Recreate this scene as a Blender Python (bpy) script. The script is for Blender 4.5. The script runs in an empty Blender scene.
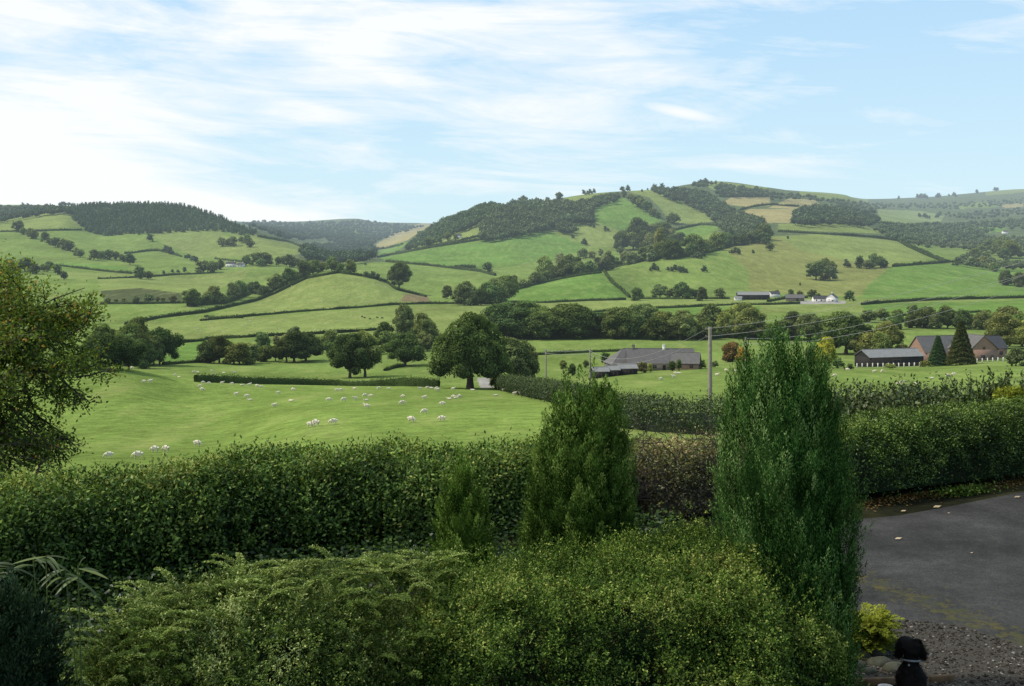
import bpy, bmesh, math, random
import numpy as np
random.seed(7); rng = np.random.default_rng(7)
SC = bpy.context.scene
COL = SC.collection
F = 1100.0; HY = 258.0; EYE = 4.3
R = math.radians

# ------------------------------------------------------------------ mesh buffer
def nrm(a):
    return a / np.maximum(np.linalg.norm(a, axis=-1, keepdims=True), 1e-9)
class MB:
    def __init__(s): s.V=[]; s.Fc=[]; s.n=0; s.val=[]; s.mi=[]
    def add(s, verts, faces, v=0.5, mi=0):
        verts=np.asarray(verts,float); faces=np.asarray(faces,int)
        s.V.append(verts); s.Fc.append(faces+s.n); s.n+=len(verts)
        s.val.append(np.broadcast_to(np.asarray(v,float),(len(faces),)).copy())
        s.mi.append(np.full(len(faces),mi))
    def leaves(s, C, D, N, L, W, v=0.5, mi=0, mid=.45):
        D=nrm(D); S=nrm(np.cross(D,N)); n=len(C)
        L=np.broadcast_to(np.asarray(L,float),(n,))[:,None]; W=np.broadcast_to(np.asarray(W,float),(n,))[:,None]
        M=C+D*L*mid
        V=np.stack([C, M-S*W/2, C+D*L, M+S*W/2],1).reshape(-1,3)
        s.add(V, np.arange(4*n).reshape(n,4), v, mi)
    def box(s, x0,x1,y0,y1,z0,z1, mi=0, v=.5):
        V=[(x,y,z) for z in (z0,z1) for x,y in ((x0,y0),(x1,y0),(x1,y1),(x0,y1))]
        s.add(V,[(3,2,1,0),(4,5,6,7),(0,1,5,4),(1,2,6,5),(2,3,7,6),(3,0,4,7)],v,mi)
    def poly(s, pts, mi=0, v=.5):
        s.add(pts,[list(range(len(pts)))],v,mi)
    def tube(s, pts, rad, k=6, mi=0, v=.5, cap=True):
        pts=np.asarray(pts,float); n=len(pts); rad=np.broadcast_to(np.asarray(rad,float),(n,))
        T=nrm(np.gradient(pts,axis=0)); up=np.array([0,0,1.0])
        A=np.cross(T,up); bad=np.linalg.norm(A,axis=1)<.05; A[bad]=np.cross(T[bad],[1.0,0,0]); A=nrm(A); B=np.cross(T,A)
        a=np.arange(k)*2*math.pi/k
        V=(pts[:,None]+rad[:,None,None]*(A[:,None]*np.cos(a)[None,:,None]+B[:,None]*np.sin(a)[None,:,None])).reshape(-1,3)
        i=np.arange(n-1)[:,None]*k; j=np.arange(k)[None]; j2=(j+1)%k
        Fq=np.stack([i+j,i+j2,i+k+j2,i+k+j],-1).reshape(-1,4)
        s.add(V,Fq,v,mi)
        if cap and k==4:
            s.add(V[:4],[(3,2,1,0)],v,mi); s.add(V[-4:],[(0,1,2,3)],v,mi)
        elif cap:
            s.add(V[-k:],[list(range(k))],v,mi)
    def build(s, name, mats, parent=None, smooth=False, data_only=False):
        me=bpy.data.meshes.new(name)
        V=np.concatenate(s.V).astype(np.float32)
        tot=np.concatenate([np.full(len(f),f.shape[1]) for f in s.Fc]); idx=np.concatenate([f.ravel() for f in s.Fc])
        me.vertices.add(len(V)); me.vertices.foreach_set('co',V.ravel())
        me.loops.add(len(idx)); me.loops.foreach_set('vertex_index',idx.astype(np.int32))
        me.polygons.add(len(tot)); st=np.concatenate([[0],np.cumsum(tot)[:-1]])
        me.polygons.foreach_set('loop_start',st.astype(np.int32))
        try: me.polygons.foreach_set('loop_total',tot.astype(np.int32))
        except Exception: pass
        if not isinstance(mats,(list,tuple)): mats=[mats]
        for m in mats: me.materials.append(m)
        me.polygons.foreach_set('material_index',np.concatenate(s.mi).astype(np.int32))
        at=me.attributes.new('v','FLOAT','FACE'); at.data.foreach_set('value',np.concatenate(s.val).astype(np.float32))
        if smooth: me.polygons.foreach_set('use_smooth',np.ones(len(tot),bool))
        me.update(calc_edges=True); me.validate()
        if data_only: return me
        o=bpy.data.objects.new(name,me); COL.objects.link(o)
        if parent: o.parent=parent
        return o
def tag(o,label=None,cat=None,group=None,kind=None):
    if label: o['label']=label
    if cat: o['category']=cat
    if group: o['group']=group
    if kind: o['kind']=kind
    return o
def empty(name,loc,rz=0,label=None,cat=None,group=None):
    o=bpy.data.objects.new(name,None); COL.objects.link(o); o.location=loc; o.rotation_euler=(0,0,rz)
    o.empty_display_size=.2
    return tag(o,label,cat,group)
def wob(P, seed, freq, oct=3):
    r=np.random.default_rng(seed); out=np.zeros(len(P)); amp=1; tot=0
    for o in range(oct):
        for _ in range(4):
            d=r.normal(size=3); d/=np.linalg.norm(d)
            out+=amp*np.sin(P@d*freq*(.7+.6*r.random())+r.random()*6.28)
        tot+=amp*2; amp*=.55; freq*=2.1
    return out/tot
def ico(sub):
    bm=bmesh.new(); bmesh.ops.create_icosphere(bm,subdivisions=sub,radius=1)
    V=np.array([v.co[:] for v in bm.verts]); Fa=np.array([[v.index for v in f.verts] for f in bm.faces]); bm.free(); return V,Fa
ICO1=ico(1); ICO2=ico(2); ICO3=ico(3)
ORD=['leftmost','second','third','fourth','fifth','sixth','seventh','eighth','ninth','tenth','eleventh','twelfth','thirteenth','fourteenth','fifteenth','sixteenth','seventeenth','eighteenth','nineteenth','twentieth','twenty-first','twenty-second','twenty-third','twenty-fourth','twenty-fifth','twenty-sixth','twenty-seventh','twenty-eighth','twenty-ninth','thirtieth']
def ordl(i,n):
    if n==1: return 'lone'
    if i==0: return 'leftmost'
    if i==n-1: return 'rightmost'
    return ORD[i]+' from left'

# ------------------------------------------------------------------ materials
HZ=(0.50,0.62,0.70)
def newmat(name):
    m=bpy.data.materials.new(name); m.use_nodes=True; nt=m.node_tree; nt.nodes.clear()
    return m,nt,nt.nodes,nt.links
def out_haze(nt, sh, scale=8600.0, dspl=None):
    """painted aerial haze: emission mixed into the material by distance from the world origin"""
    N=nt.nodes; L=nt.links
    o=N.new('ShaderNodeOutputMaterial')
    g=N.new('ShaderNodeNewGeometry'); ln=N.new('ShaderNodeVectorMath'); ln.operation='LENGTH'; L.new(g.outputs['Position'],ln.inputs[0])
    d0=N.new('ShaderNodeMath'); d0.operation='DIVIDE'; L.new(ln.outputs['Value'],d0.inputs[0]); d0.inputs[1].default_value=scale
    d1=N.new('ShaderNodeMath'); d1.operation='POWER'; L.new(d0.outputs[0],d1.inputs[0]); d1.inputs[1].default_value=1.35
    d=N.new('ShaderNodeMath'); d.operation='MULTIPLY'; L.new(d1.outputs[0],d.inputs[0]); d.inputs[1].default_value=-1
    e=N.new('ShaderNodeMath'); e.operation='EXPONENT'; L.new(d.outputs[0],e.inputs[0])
    em=N.new('ShaderNodeEmission'); em.inputs['Color'].default_value=(*HZ,1)  # haze colour painted in as a glow, stronger on farther surfaces
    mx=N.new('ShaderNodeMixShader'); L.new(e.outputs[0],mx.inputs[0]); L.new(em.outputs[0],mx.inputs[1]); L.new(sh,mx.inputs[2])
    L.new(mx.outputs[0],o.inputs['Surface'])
def noise(nt,scale,detail=4,rough=.55,vec=None,dist=0):
    n=nt.nodes.new('ShaderNodeTexNoise'); n.inputs['Scale'].default_value=scale; n.inputs['Detail'].default_value=detail
    n.inputs['Roughness'].default_value=rough; n.inputs['Distortion'].default_value=dist
    if vec is not None: nt.links.new(vec,n.inputs['Vector'])
    return n
def ramp(nt,fac,stops):
    r=nt.nodes.new('ShaderNodeValToRGB'); nt.links.new(fac,r.inputs[0])
    e=r.color_ramp.elements
    while len(e)>1: e.remove(e[-1])
    e[0].position=stops[0][0]; e[0].color=(*stops[0][1],1)
    for p,c in stops[1:]:
        k=e.new(p); k.color=(*c,1)
    return r
def mixc(nt,a,b,fac,mode='MIX'):
    m=nt.nodes.new('ShaderNodeMix'); m.data_type='RGBA'; m.blend_type=mode
    for i,x in ((6,a),(7,b)):
        if isinstance(x,(tuple,list)): m.inputs[i].default_value=(*x[:3],1)
        else: nt.links.new(x,m.inputs[i])
    if isinstance(fac,(int,float)): m.inputs[0].default_value=fac
    else: nt.links.new(fac,m.inputs[0])
    return m.outputs[2]
def math_(nt,op,a,b=None,clamp=False):
    m=nt.nodes.new('ShaderNodeMath'); m.operation=op; m.use_clamp=clamp
    for i,x in enumerate((a,b)):
        if x is None: continue
        if isinstance(x,(int,float)): m.inputs[i].default_value=x
        else: nt.links.new(x,m.inputs[i])
    return m.outputs[0]
def foliage(name, dark, mid, lite, tip=None, trans=.25, gloss=.0, rough=.5, haze=True, objtint=False, patch=None, pscale=1.0):
    """leaf colour from the per-leaf value v, a soft world noise and (objtint) the object's own colour"""
    m,nt,N,L=newmat(name)
    at=N.new('ShaderNodeAttribute'); at.attribute_name='v'
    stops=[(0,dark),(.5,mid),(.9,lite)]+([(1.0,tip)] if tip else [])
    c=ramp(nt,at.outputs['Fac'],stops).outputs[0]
    g=N.new('ShaderNodeNewGeometry')
    n=noise(nt,pscale,3,vec=g.outputs['Position'])
    k=nt.nodes.new('ShaderNodeMapRange'); L.new(n.outputs['Fac'],k.inputs[0]); k.inputs[1].default_value=.3;k.inputs[2].default_value=.7;k.inputs[3].default_value=.68;k.inputs[4].default_value=1.3
    c=mixc(nt,c,k.outputs[0],1.0,'MULTIPLY')
    if patch:
        n2=noise(nt,pscale*1.7,2,vec=g.outputs['Position']); n2.inputs['Distortion'].default_value=.5
        k2=nt.nodes.new('ShaderNodeMapRange'); L.new(n2.outputs['Fac'],k2.inputs[0]); k2.inputs[1].default_value=.56;k2.inputs[2].default_value=.68
        c=mixc(nt,c,patch,math_(nt,'MULTIPLY',k2.outputs[0],.22))
    if objtint:
        oi=N.new('ShaderNodeObjectInfo'); c=mixc(nt,c,oi.outputs['Color'],1.0,'MULTIPLY')
    d=N.new('ShaderNodeBsdfDiffuse'); L.new(c,d.inputs[0])
    t=N.new('ShaderNodeBsdfTranslucent'); L.new(mixc(nt,c,(1.0,1.0,.5),1.0,'MULTIPLY'),t.inputs[0])
    mx=N.new('ShaderNodeMixShader'); mx.inputs[0].default_value=trans; L.new(d.outputs[0],mx.inputs[1]); L.new(t.outputs[0],mx.inputs[2])
    sh=mx.outputs[0]
    if gloss>0:
        gl=N.new('ShaderNodeBsdfGlossy'); gl.inputs['Roughness'].default_value=rough; gl.inputs[0].default_value=(.9,.95,1,1)
        m2=N.new('ShaderNodeMixShader'); m2.inputs[0].default_value=gloss; L.new(sh,m2.inputs[1]); L.new(gl.outputs[0],m2.inputs[2]); sh=m2.outputs[0]
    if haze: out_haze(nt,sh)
    else:
        o=N.new('ShaderNodeOutputMaterial'); L.new(sh,o.inputs[0])
    return m
def plain(name, col, var=.25, scale=3.0, rough=.85, haze=True, bump=0, col2=None, spec=.3, wave=None):
    m,nt,N,L=newmat(name)
    tc=N.new('ShaderNodeTexCoord')
    n=noise(nt,scale,5,vec=tc.outputs['Object'])
    k=N.new('ShaderNodeMapRange'); L.new(n.outputs['Fac'],k.inputs[0]); k.inputs[1].default_value=.3;k.inputs[2].default_value=.7
    c2=col2 if col2 else tuple(x*(1-var) for x in col)
    c=mixc(nt,col,c2,k.outputs[0])
    if wave:
        w=N.new('ShaderNodeTexWave'); w.inputs['Scale'].default_value=wave; w.inputs['Distortion'].default_value=.4; w.bands_direction='Z'
        L.new(tc.outputs['Object'],w.inputs['Vector'])
        c=mixc(nt,c,tuple(x*.55 for x in col),math_(nt,'MULTIPLY',w.outputs['Fac'],.5))
    b=N.new('ShaderNodeBsdfPrincipled'); L.new(c,b.inputs['Base Color']); b.inputs['Roughness'].default_value=rough
    b.inputs['Specular IOR Level'].default_value=spec
    if bump:
        bp=N.new('ShaderNodeBump'); bp.inputs['Strength'].default_value=bump; L.new(n.outputs['Fac'],bp.inputs['Height']); L.new(bp.outputs[0],b.inputs['Normal'])
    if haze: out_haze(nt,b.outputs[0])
    else:
        o=N.new('ShaderNodeOutputMaterial'); L.new(b.outputs[0],o.inputs[0])
    return m
M={}
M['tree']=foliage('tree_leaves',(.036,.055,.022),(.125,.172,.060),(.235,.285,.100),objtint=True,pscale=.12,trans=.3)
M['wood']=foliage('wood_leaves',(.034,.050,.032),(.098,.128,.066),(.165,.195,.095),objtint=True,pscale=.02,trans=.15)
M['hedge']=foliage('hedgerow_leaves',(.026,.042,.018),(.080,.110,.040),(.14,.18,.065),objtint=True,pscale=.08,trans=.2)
M['bark']=plain('bark',(.085,.07,.05),.5,6,bump=.4)
M['conifer_blue']=foliage('cypress_leaves',(.003,.010,.003),(.032,.088,.020),(.105,.200,.050),(.23,.34,.12),trans=.12,gloss=.0,pscale=3,haze=False)
M['conifer_green']=foliage('juniper_leaves',(.005,.014,.003),(.048,.102,.020),(.140,.230,.048),(.26,.36,.09),trans=.15,pscale=3,haze=False)
M['conifer_lime']=foliage('young_conifer_leaves',(.008,.020,.004),(.080,.150,.026),(.200,.310,.060),(.32,.42,.11),trans=.2,pscale=3,haze=False)
M['conifer_dark']=foliage('dark_juniper_leaves',(.004,.009,.005),(.016,.032,.016),(.035,.060,.030),trans=.1,pscale=3,haze=False)
M['laurel']=foliage('laurel_leaves',(.010,.022,.005),(.062,.115,.022),(.165,.250,.050),(.28,.31,.08),trans=.22,gloss=.010,rough=.5,pscale=1.6,haze=False)
M['laurel_red']=foliage('brown_hedge_leaves',(.045,.034,.014),(.16,.135,.050),(.21,.260,.070),(.42,.30,.14),trans=.2,gloss=.03,rough=.4,pscale=1.6,haze=False)
M['clipped']=foliage('clipped_hedge_leaves',(.008,.018,.005),(.042,.082,.014),(.125,.200,.036),(.23,.29,.07),trans=.2,gloss=.015,rough=.4,pscale=1.2,haze=False)
M['nitida']=foliage('small_leaf_hedge',(.003,.009,.002),(.044,.092,.014),(.150,.225,.036),(.31,.35,.09),trans=.25,gloss=.006,rough=.5,pscale=4.0,haze=False,patch=(.12,.085,.028))
M['plume']=foliage('plumed_shrub',(.003,.009,.002),(.048,.084,.014),(.160,.215,.042),(.36,.41,.15),trans=.25,gloss=.006,pscale=2.0,haze=False)
M['gold']=foliage('golden_leaves',(.05,.06,.010),(.15,.18,.022),(.30,.32,.050),trans=.3,pscale=5,haze=False)
M['apple']=foliage('apple_leaves',(.026,.045,.008),(.125,.185,.030),(.26,.33,.06),(.44,.24,.05),trans=.4,gloss=.01,rough=.4,pscale=1.1,haze=False)
M['bamboo']=foliage('bamboo_leaves',(.020,.034,.006),(.055,.085,.016),(.12,.16,.035),trans=.3,gloss=.03,rough=.5,pscale=3,haze=False)
M['rough']=foliage('rough_hedge',(.012,.022,.008),(.048,.075,.024),(.095,.130,.042),(.15,.17,.07),trans=.2,gloss=.02,pscale=.35,haze=False)
M['nearbark']=plain('near_bark',(.06,.05,.038),.5,20,haze=False,bump=.5)
M['fleece']=plain('sheep_fleece',(.66,.60,.47),.18,5,1.0,spec=0)
M['cow']=plain('cow_hide',(.02,.018,.016),.3,3,.7)
M['slate']=plain('slate',(.125,.118,.115),.35,1.2,.6,wave=3.0)
M['slate_dark']=plain('dark_slate',(.05,.05,.055),.35,1.2,.6)
M['slate_lite']=plain('pale_roof_sheet',(.20,.20,.195),.25,1.0,.5)
M['brick']=plain('brick',(.33,.205,.155),.35,2.0,.9,wave=8.0,col2=(.22,.14,.11))
M['stone']=plain('stone_wall',(.17,.15,.125),.4,2.0,.9)
M['white']=plain('whitewash',(.66,.65,.61),.1,1.0,.9)
M['darkwood']=plain('tarred_boards',(.018,.016,.015),.3,2,.8)
M['glass']=plain('dark_window_glass',(.03,.035,.04),.2,1,.15,spec=.6)
M['frame']=plain('window_frame_paint',(.22,.12,.09),.2,1,.6)
M['pole']=plain('pole_timber',(.30,.27,.22),.35,4,.85,bump=.3)
M['cer']=plain('ceramic',(.30,.28,.25),.2,4,.3)
M['wire']=plain('wire_metal',(.28,.29,.30),.1,4,.5)
M['yellow']=plain('yellow_plate',(.75,.55,.06),.1,4,.5)
M['post']=plain('pale_fence_post',(.62,.60,.54),.2,4,.9)
M['rail']=plain('fence_rail_timber',(.10,.085,.065),.3,4,.9)

# ------------------------------------------------------------------ terrain (polar height field)
def pchip(x,y,xi):
    x=np.asarray(x,float); y=np.asarray(y,float); h=np.diff(x); d=np.diff(y)/h
    m=np.zeros_like(y)
    for i in range(1,len(x)-1):
        if d[i-1]*d[i]>0:
            w1=2*h[i]+h[i-1]; w2=h[i]+2*h[i-1]; m[i]=(w1+w2)/(w1/d[i-1]+w2/d[i])
    xi=np.clip(xi,x[0],x[-1]); k=np.clip(np.searchsorted(x,xi)-1,0,len(h)-1); t=(xi-x[k])/h[k]
    return (2*t**3-3*t**2+1)*y[k]+(t**3-2*t**2+t)*h[k]*m[k]+(-2*t**3+3*t**2)*y[k+1]+(t**3-t**2)*h[k]*m[k+1]
LAY={
 36:'0:511 450:511 600:482 700:458 1024:450',
 60:'0:502 300:498 500:470 600:452 700:438 1024:434',
 85:'0:490 200:488 350:463 512:455 640:438 768:436 1024:432',
 115:'0:463 109:459 200:461 350:441 512:436 640:428 768:425 1024:420',
 145:'0:446 109:446 197:445 333:421 425:418 512:416 640:411 768:406 1024:400',
 190:'0:420 109:418 197:421 340:406 512:404 560:402 640:400 768:394 1024:388',
 240:'0:386 109:386 197:399 340:396 425:397 512:396 560:395 640:389 768:383 900:384 1024:378',
 300:'0:366 60:362 100:365 130:369 160:375 197:381 256:384 340:387 425:386 512:388 560:385 640:378 768:372 900:371 1024:366',
 340:'0:375 109:374 160:375 197:377 256:381 340:382 425:381 512:382 640:372 768:368 900:367 1024:361',
 400:'0:368 109:367 160:368 256:373 340:374 425:372 512:372 640:366 768:362 900:360 1024:353',
 500:'0:350 109:350 200:357 256:358 340:358 425:356 512:352 640:350 768:350 900:346 1024:342',
 620:'0:335 109:337 200:340 256:336 340:336 425:336 512:335 640:333 768:332 900:330 1024:328',
 780:'0:318 128:322 256:318 384:316 512:314 640:312 768:310 1024:308',
 950:'0:303 128:302 256:306 330:300 384:303 512:303 640:301 768:300 896:300 1024:299',
 1100:'0:285 128:288 200:290 256:296 300:282 335:274 370:278 400:290 430:297 512:291 560:286 610:284 640:292 700:288 768:289 896:293 1024:294',
 1250:'0:272 128:278 200:285 256:285 300:275 335:271 370:275 400:284 450:288 512:285 560:278 600:273 640:276 700:272 768:276 830:280 896:280 1024:284',
 1450:'0:262 128:268 200:270 256:268 335:273 400:272 450:276 512:276 600:272 640:261 700:252 768:257 830:264 896:264 1024:272',
 1700:'0:240 60:245 128:255 200:260 256:258 300:258 335:265 384:262 430:262 490:262 512:260 560:262 600:258 640:256 700:248 768:240 830:243 896:248 960:258 1024:262',
 2000:'0:225 60:222 100:232 140:233 200:238 256:240 300:249 335:258 384:258 430:248 480:238 512:236 560:240 600:240 660:238 700:232 768:224 830:227 880:236 960:250 1024:250',
 2300:'0:217 50:210 71:207 100:205 140:205 180:207 218:218 256:232 300:247 335:255 384:255 410:247 440:229 470:213 490:207 512:212 545:208 580:205 600:205 640:205 680:212 700:215 768:210 830:215 880:225 960:240 1024:240',
 2700:'0:212 71:208 100:208 140:208 200:214 256:230 300:246 335:255 384:253 410:240 440:225 490:212 512:206 545:201 600:193 640:190 662:189 700:191 740:197 768:200 830:210 880:218 960:230 1024:230',
 3200:'0:205 71:207 100:212 200:218 256:230 300:240 335:248 384:246 410:236 433:225 490:220 600:202 640:197 687:185 717:182 767:188 800:193 830:198 880:212 960:222 1024:220',
 4200:'0:207 100:225 200:225 256:227 300:231 340:233 384:238 420:232 490:232 600:215 700:190 768:190 800:192 843:195 868:204 931:208 1024:206',
 6000:'0:215 128:215 256:222 290:222 356:219 376:222 416:223 440:224 512:230 700:210 768:195 843:197 868:199 931:197 963:194 1023:189 1200:187',
 8500:'0:240 1024:238',
 14000:'0:258 1024:258'}
cols=np.concatenate([np.linspace(-1500,-110,56)[:-1],np.arange(-110,1135,1.4),np.linspace(1135,2500,56)[1:]])
LY=np.array(sorted(LAY)); 
def parse(s): 
    a=[t.split(':') for t in s.split()]; return [float(p) for p,_ in a],[float(q) for _,q in a]
K=np.array([pchip(*parse(LAY[y]),cols) for y in LY])          # layers x cols (image rows)
rows=np.concatenate([np.array([-6,-2,.5]),np.geomspace(1.5,36,46)[:-1],np.geomspace(36,950,250)[:-1],np.geomspace(950,3400,430)[:-1],np.geomspace(3400,14000,120)])
lnr=np.log(np.maximum(rows,1)); lnL=np.log(LY)
PY=np.zeros((len(rows),len(cols)))
far=rows>=36
hh=np.diff(lnL)[:,None]; dd=np.diff(K,axis=0)/hh; mm=np.zeros_like(K)
w1=2*hh[1:]+hh[:-1]; w2=hh[1:]+2*hh[:-1]; ok=dd[:-1]*dd[1:]>0
with np.errstate(all='ignore'): mm[1:-1]=np.where(ok,(w1+w2)/(w1/dd[:-1]+w2/dd[1:]),0)
kk=np.clip(np.searchsorted(lnL,lnr,side='right')-1,0,len(LY)-2); t=((lnr-lnL[kk])/hh[kk,0])[:,None]; H=hh[kk]
PY=(2*t**3-3*t**2+1)*K[kk]+(t**3-2*t**2+t)*H*mm[kk]+(-2*t**3+3*t**2)*K[kk+1]+(t**3-t**2)*H*mm[kk+1]
Z=EYE-(PY-HY)*rows[:,None]/F
z36=EYE-(K[0]-HY)*36/F
y0_=np.interp(cols,[-400,0,300,600,1024,1500],[14.2,15.6,17.4,19.6,23.2,27])[None]; s=np.clip((rows[:,None]-y0_)/(36-y0_),0,1)
Z=np.where(far[:,None],Z,z36[None]*(s*.75+.25*s*s))
GX=(cols[None]-512)/F*np.maximum(rows,12)[:,None]; GY=np.broadcast_to(rows[:,None],GX.shape)
near_m=(rows<12)
GX[near_m]=(cols[None]-512)/F*12
P2=np.stack([GX.ravel()*.02,GY.ravel()*.02,np.zeros(GX.size)],1)
amp=np.clip((GY-60)/400,0,1)*np.clip(GY*.0011,0,3.0)
Z=Z+amp*wob(P2,3,.55,3).reshape(GX.shape)
PY=HY+(EYE-Z)*F/np.maximum(GY,.5)
vis=PY<=np.minimum.accumulate(np.where(GY<36,9999,PY),axis=0)+.6
def col_i(px): return np.clip(np.interp(px,cols,np.arange(len(cols))),0,len(cols)-1)
def hit(px,py,ymin=40):
    """first place where the line of sight through (px,py) meets the terrain -> world point"""
    c=col_i(px); i=int(c); j=min(i+1,len(cols)-1); f=c-i
    p=PY[:,i]*(1-f)+PY[:,j]*f
    ks=np.nonzero((p<=py)&(rows>ymin))[0]
    if len(ks)==0: return None
    k=ks[0]
    y=rows[k]
    if k>0 and p[k-1]>py: y=rows[k-1]+(rows[k]-rows[k-1])*(p[k-1]-py)/(p[k-1]-p[k])
    x=(px-512)/F*y
    return np.array([x,y,zat(x,y)])
def zat(x,y):
    px=512+F*x/max(y,12); c=col_i(px); i=int(c); j=min(i+1,len(cols)-1); f=c-i
    r=np.interp(y,rows,np.arange(len(rows))); a=int(r); b=min(a+1,len(rows)-1); g=r-a
    return float((Z[a,i]*(1-f)+Z[a,j]*f)*(1-g)+(Z[b,i]*(1-f)+Z[b,j]*f)*g)
def hit_slide(px,py):
    for d in (0,1,2,3,4,5,6,8,10):
        h=hit(px,py+d)
        if h is not None and h[1]<6500: return h
    return None

# field colours
G_MID=(.140,.198,.050); G_BRI=(.112,.192,.042); G_YEL=(.168,.212,.062); G_OLI=(.178,.195,.060); G_TAN=(.27,.24,.11); G_PALE=(.17,.22,.09)
G_NEAR=(.148,.212,.050); G_SCR=(.070,.085,.035); G_BRN=(.16,.13,.07); G_FAR=(.085,.115,.055); G_TRK=(.28,.27,.25)
FIELDS=[
 (G_FAR,'-200 180 1300 180 1300 300 -200 300'),
 (G_MID,'-200 232 700 232 1300 262 1300 500 -200 500'),
 (G_NEAR,'-200 362 110 362 200 379 440 384 530 385 560 395 620 415 620 700 -200 700'),
 (G_MID,'560 372 1300 355 1300 395 620 392'),
 (G_MID,'0 199 75 199 75 206 0 206'),
 (G_YEL,'-50 222 50 213 75 216 85 227 82 229 -50 232'),
 (G_MID,'-50 231 17 231 68 252 66 258 -50 264'),
 (G_MID,'40 229 85 227 100 233 140 233 155 248 130 251 105 248 85 245'),
 (G_YEL,'148 229 218 227 225 236 250 246 270 255 200 258 165 245'),
 (G_MID,'128 254 160 252 185 258 197 263 170 270 150 272 128 260'),
 (G_BRI,'60 262 125 266 132 272 60 268'),(G_YEL,'60 272 150 274 150 279 60 279'),
 (G_YEL,'98 279 130 277 170 276 215 274 250 269 245 278 200 296 150 297 100 294'),
 (G_SCR,'100 291 140 288 180 293 185 302 105 304'),
 (G_MID,'98 305 190 302 205 310 128 322 98 320'),
 (G_FAR,'240 212 440 212 440 262 300 262 256 250'),
 (G_YEL,'230 234 256 235 288 240 306 247 310 253 271 257 240 252'),
 (G_BRI,'324 237 340 229 355 228 375 236 370 241 345 242'),
 (G_TAN,'376 244 396 232 421 223 436 223 419 232 408 240 396 244 378 250'),
 (G_BRI,'378 250 398 243 408 242 398 252 378 256'),
 (G_YEL,'411 249 456 234 495 217 500 220 492 232 470 237 431 245'),
 (G_BRI,'376 256 431 246 481 238 512 235 545 230 585 246 575 253 557 260 527 262 512 266 476 269 431 265 386 261'),
 (G_MID,'359 268 384 262 431 266 494 276 456 281 439 296 406 289 396 280'),
 (G_YEL,'210 318 256 299 306 277 338 271 366 275 386 280 396 289 426 295 428 302 394 304 356 307 256 315'),
 (G_BRN,'405 294 428 295 430 303 400 301'),
 (G_YEL,'140 325 205 318 256 317 394 306 520 304 520 345 170 345'),
 (G_MID,'180 339 330 336 330 356 180 356'),(G_BRI,'163 348 205 341 215 358 160 362'),
 (G_BRI,'595 207 620 196 662 220 650 228 620 230 592 222'),
 (G_YEL,'562 216 592 220 622 232 618 247 590 247 575 238 560 228'),
 (G_YEL,'622 190 650 189 690 203 708 215 718 221 690 224 670 222 660 208 650 198'),
 (G_YEL,'556 196 602 189 615 189 600 197 575 201'),
 (G_BRI,'672 230 697 225 727 226 707 235 672 237'),
 (G_BRI,'505 291 562 277 600 272 606 276 612 283 630 297 587 300 505 303'),
 (G_MID,'603 271 637 261 667 257 712 250 727 248 750 270 750 287 730 296 662 297 630 297'),
 (G_OLI,'722 247 767 237 800 236 818 234 903 241 928 259 893 264 890 267 868 285 858 297 750 292 748 270'),
 (G_YEL,'778 236 818 234 903 241 928 259 893 264 853 262 800 250'),
 (G_YEL,'505 303 630 300 760 299 1024 300 1024 312 505 312'),
 (G_BRI,'600 313 680 307 760 306 760 318 600 322'),
 (G_BRI,'860 304 1030 300 1030 318 870 318'),
 (G_TAN,'790 198 815 200 822 206 800 209 768 208'),(G_TAN,'750 209 795 209 793 223 745 223 735 214'),
 (G_TAN,'735 195 770 196 770 206 745 207 722 203'),
 (G_YEL,'697 183 717 181 767 187 767 192 720 192'),
 (G_YEL,'778 224 830 222 865 226 895 234 840 232 778 230'),
 (G_BRI,'893 266 943 264 1030 270 1030 297 918 299 862 298 870 284'),
 (G_MID,'915 243 968 250 971 260 943 260'),
 (G_PALE,'877 209 920 211 945 215 940 222 890 224 880 220'),
 (G_YEL,'800 190 843 192 868 199 868 203 800 197'),
 (G_MID,'953 205 985 202 1000 207 960 209'),(G_TAN,'1000 205 1024 203 1024 207 1005 208'),(G_BRI,'960 228 1000 226 1010 231 975 234'),
 (G_YEL,'985 190 1030 186 1030 192 985 195'),
 (G_BRN,'520 392 545 393 600 408 640 420 720 429 720 437 640 430 560 402'),
 (G_TRK,'477 378 490 378 494 388 480 388'),
 (G_TRK,'808 300 845 301 845 304 790 304'),
]
PXg=np.broadcast_to(cols[None],PY.shape)
def inpoly(px,py,poly):
    a=np.array(poly,float).reshape(-1,2); ins=np.zeros(px.shape,bool); n=len(a)
    for i in range(n):
        x1,y1=a[i]; x2,y2=a[(i+1)%n]
        if y1==y2: continue
        c=((y1>py)!=(y2>py))&(px<(x2-x1)*(py-y1)/(y2-y1)+x1); ins^=c
    return ins
base=np.zeros(PY.shape+(3,)); base[:]=G_MID; base[GY[:,0]>1500]=G_FAR
for c,pl in FIELDS:
    a=[float(q) for q in pl.split()]
    msk=inpoly(PXg,PY,a)&vis&(GY>26)
    base[msk]=c
base[(GY<=36)]=(.09,.12,.03); base[(GY<=.2+np.interp(cols,[-400,0,300,600,1024,1500],[14.8,16.2,18,20.2,23.4,27])[None])]=(.016,.017,.010)
nr,nc=PY.shape
me=bpy.data.meshes.new('terrain')
V=np.stack([GX,GY,Z],-1).reshape(-1,3).astype(np.float32)
ii=(np.arange(nr-1)[:,None]*nc+np.arange(nc-1)[None])
Fq=np.stack([ii,ii+1,ii+nc+1,ii+nc],-1).reshape(-1,4)
me.vertices.add(len(V)); me.vertices.foreach_set('co',V.ravel()); me.loops.add(Fq.size); me.loops.foreach_set('vertex_index',Fq.ravel().astype(np.int32))
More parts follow.
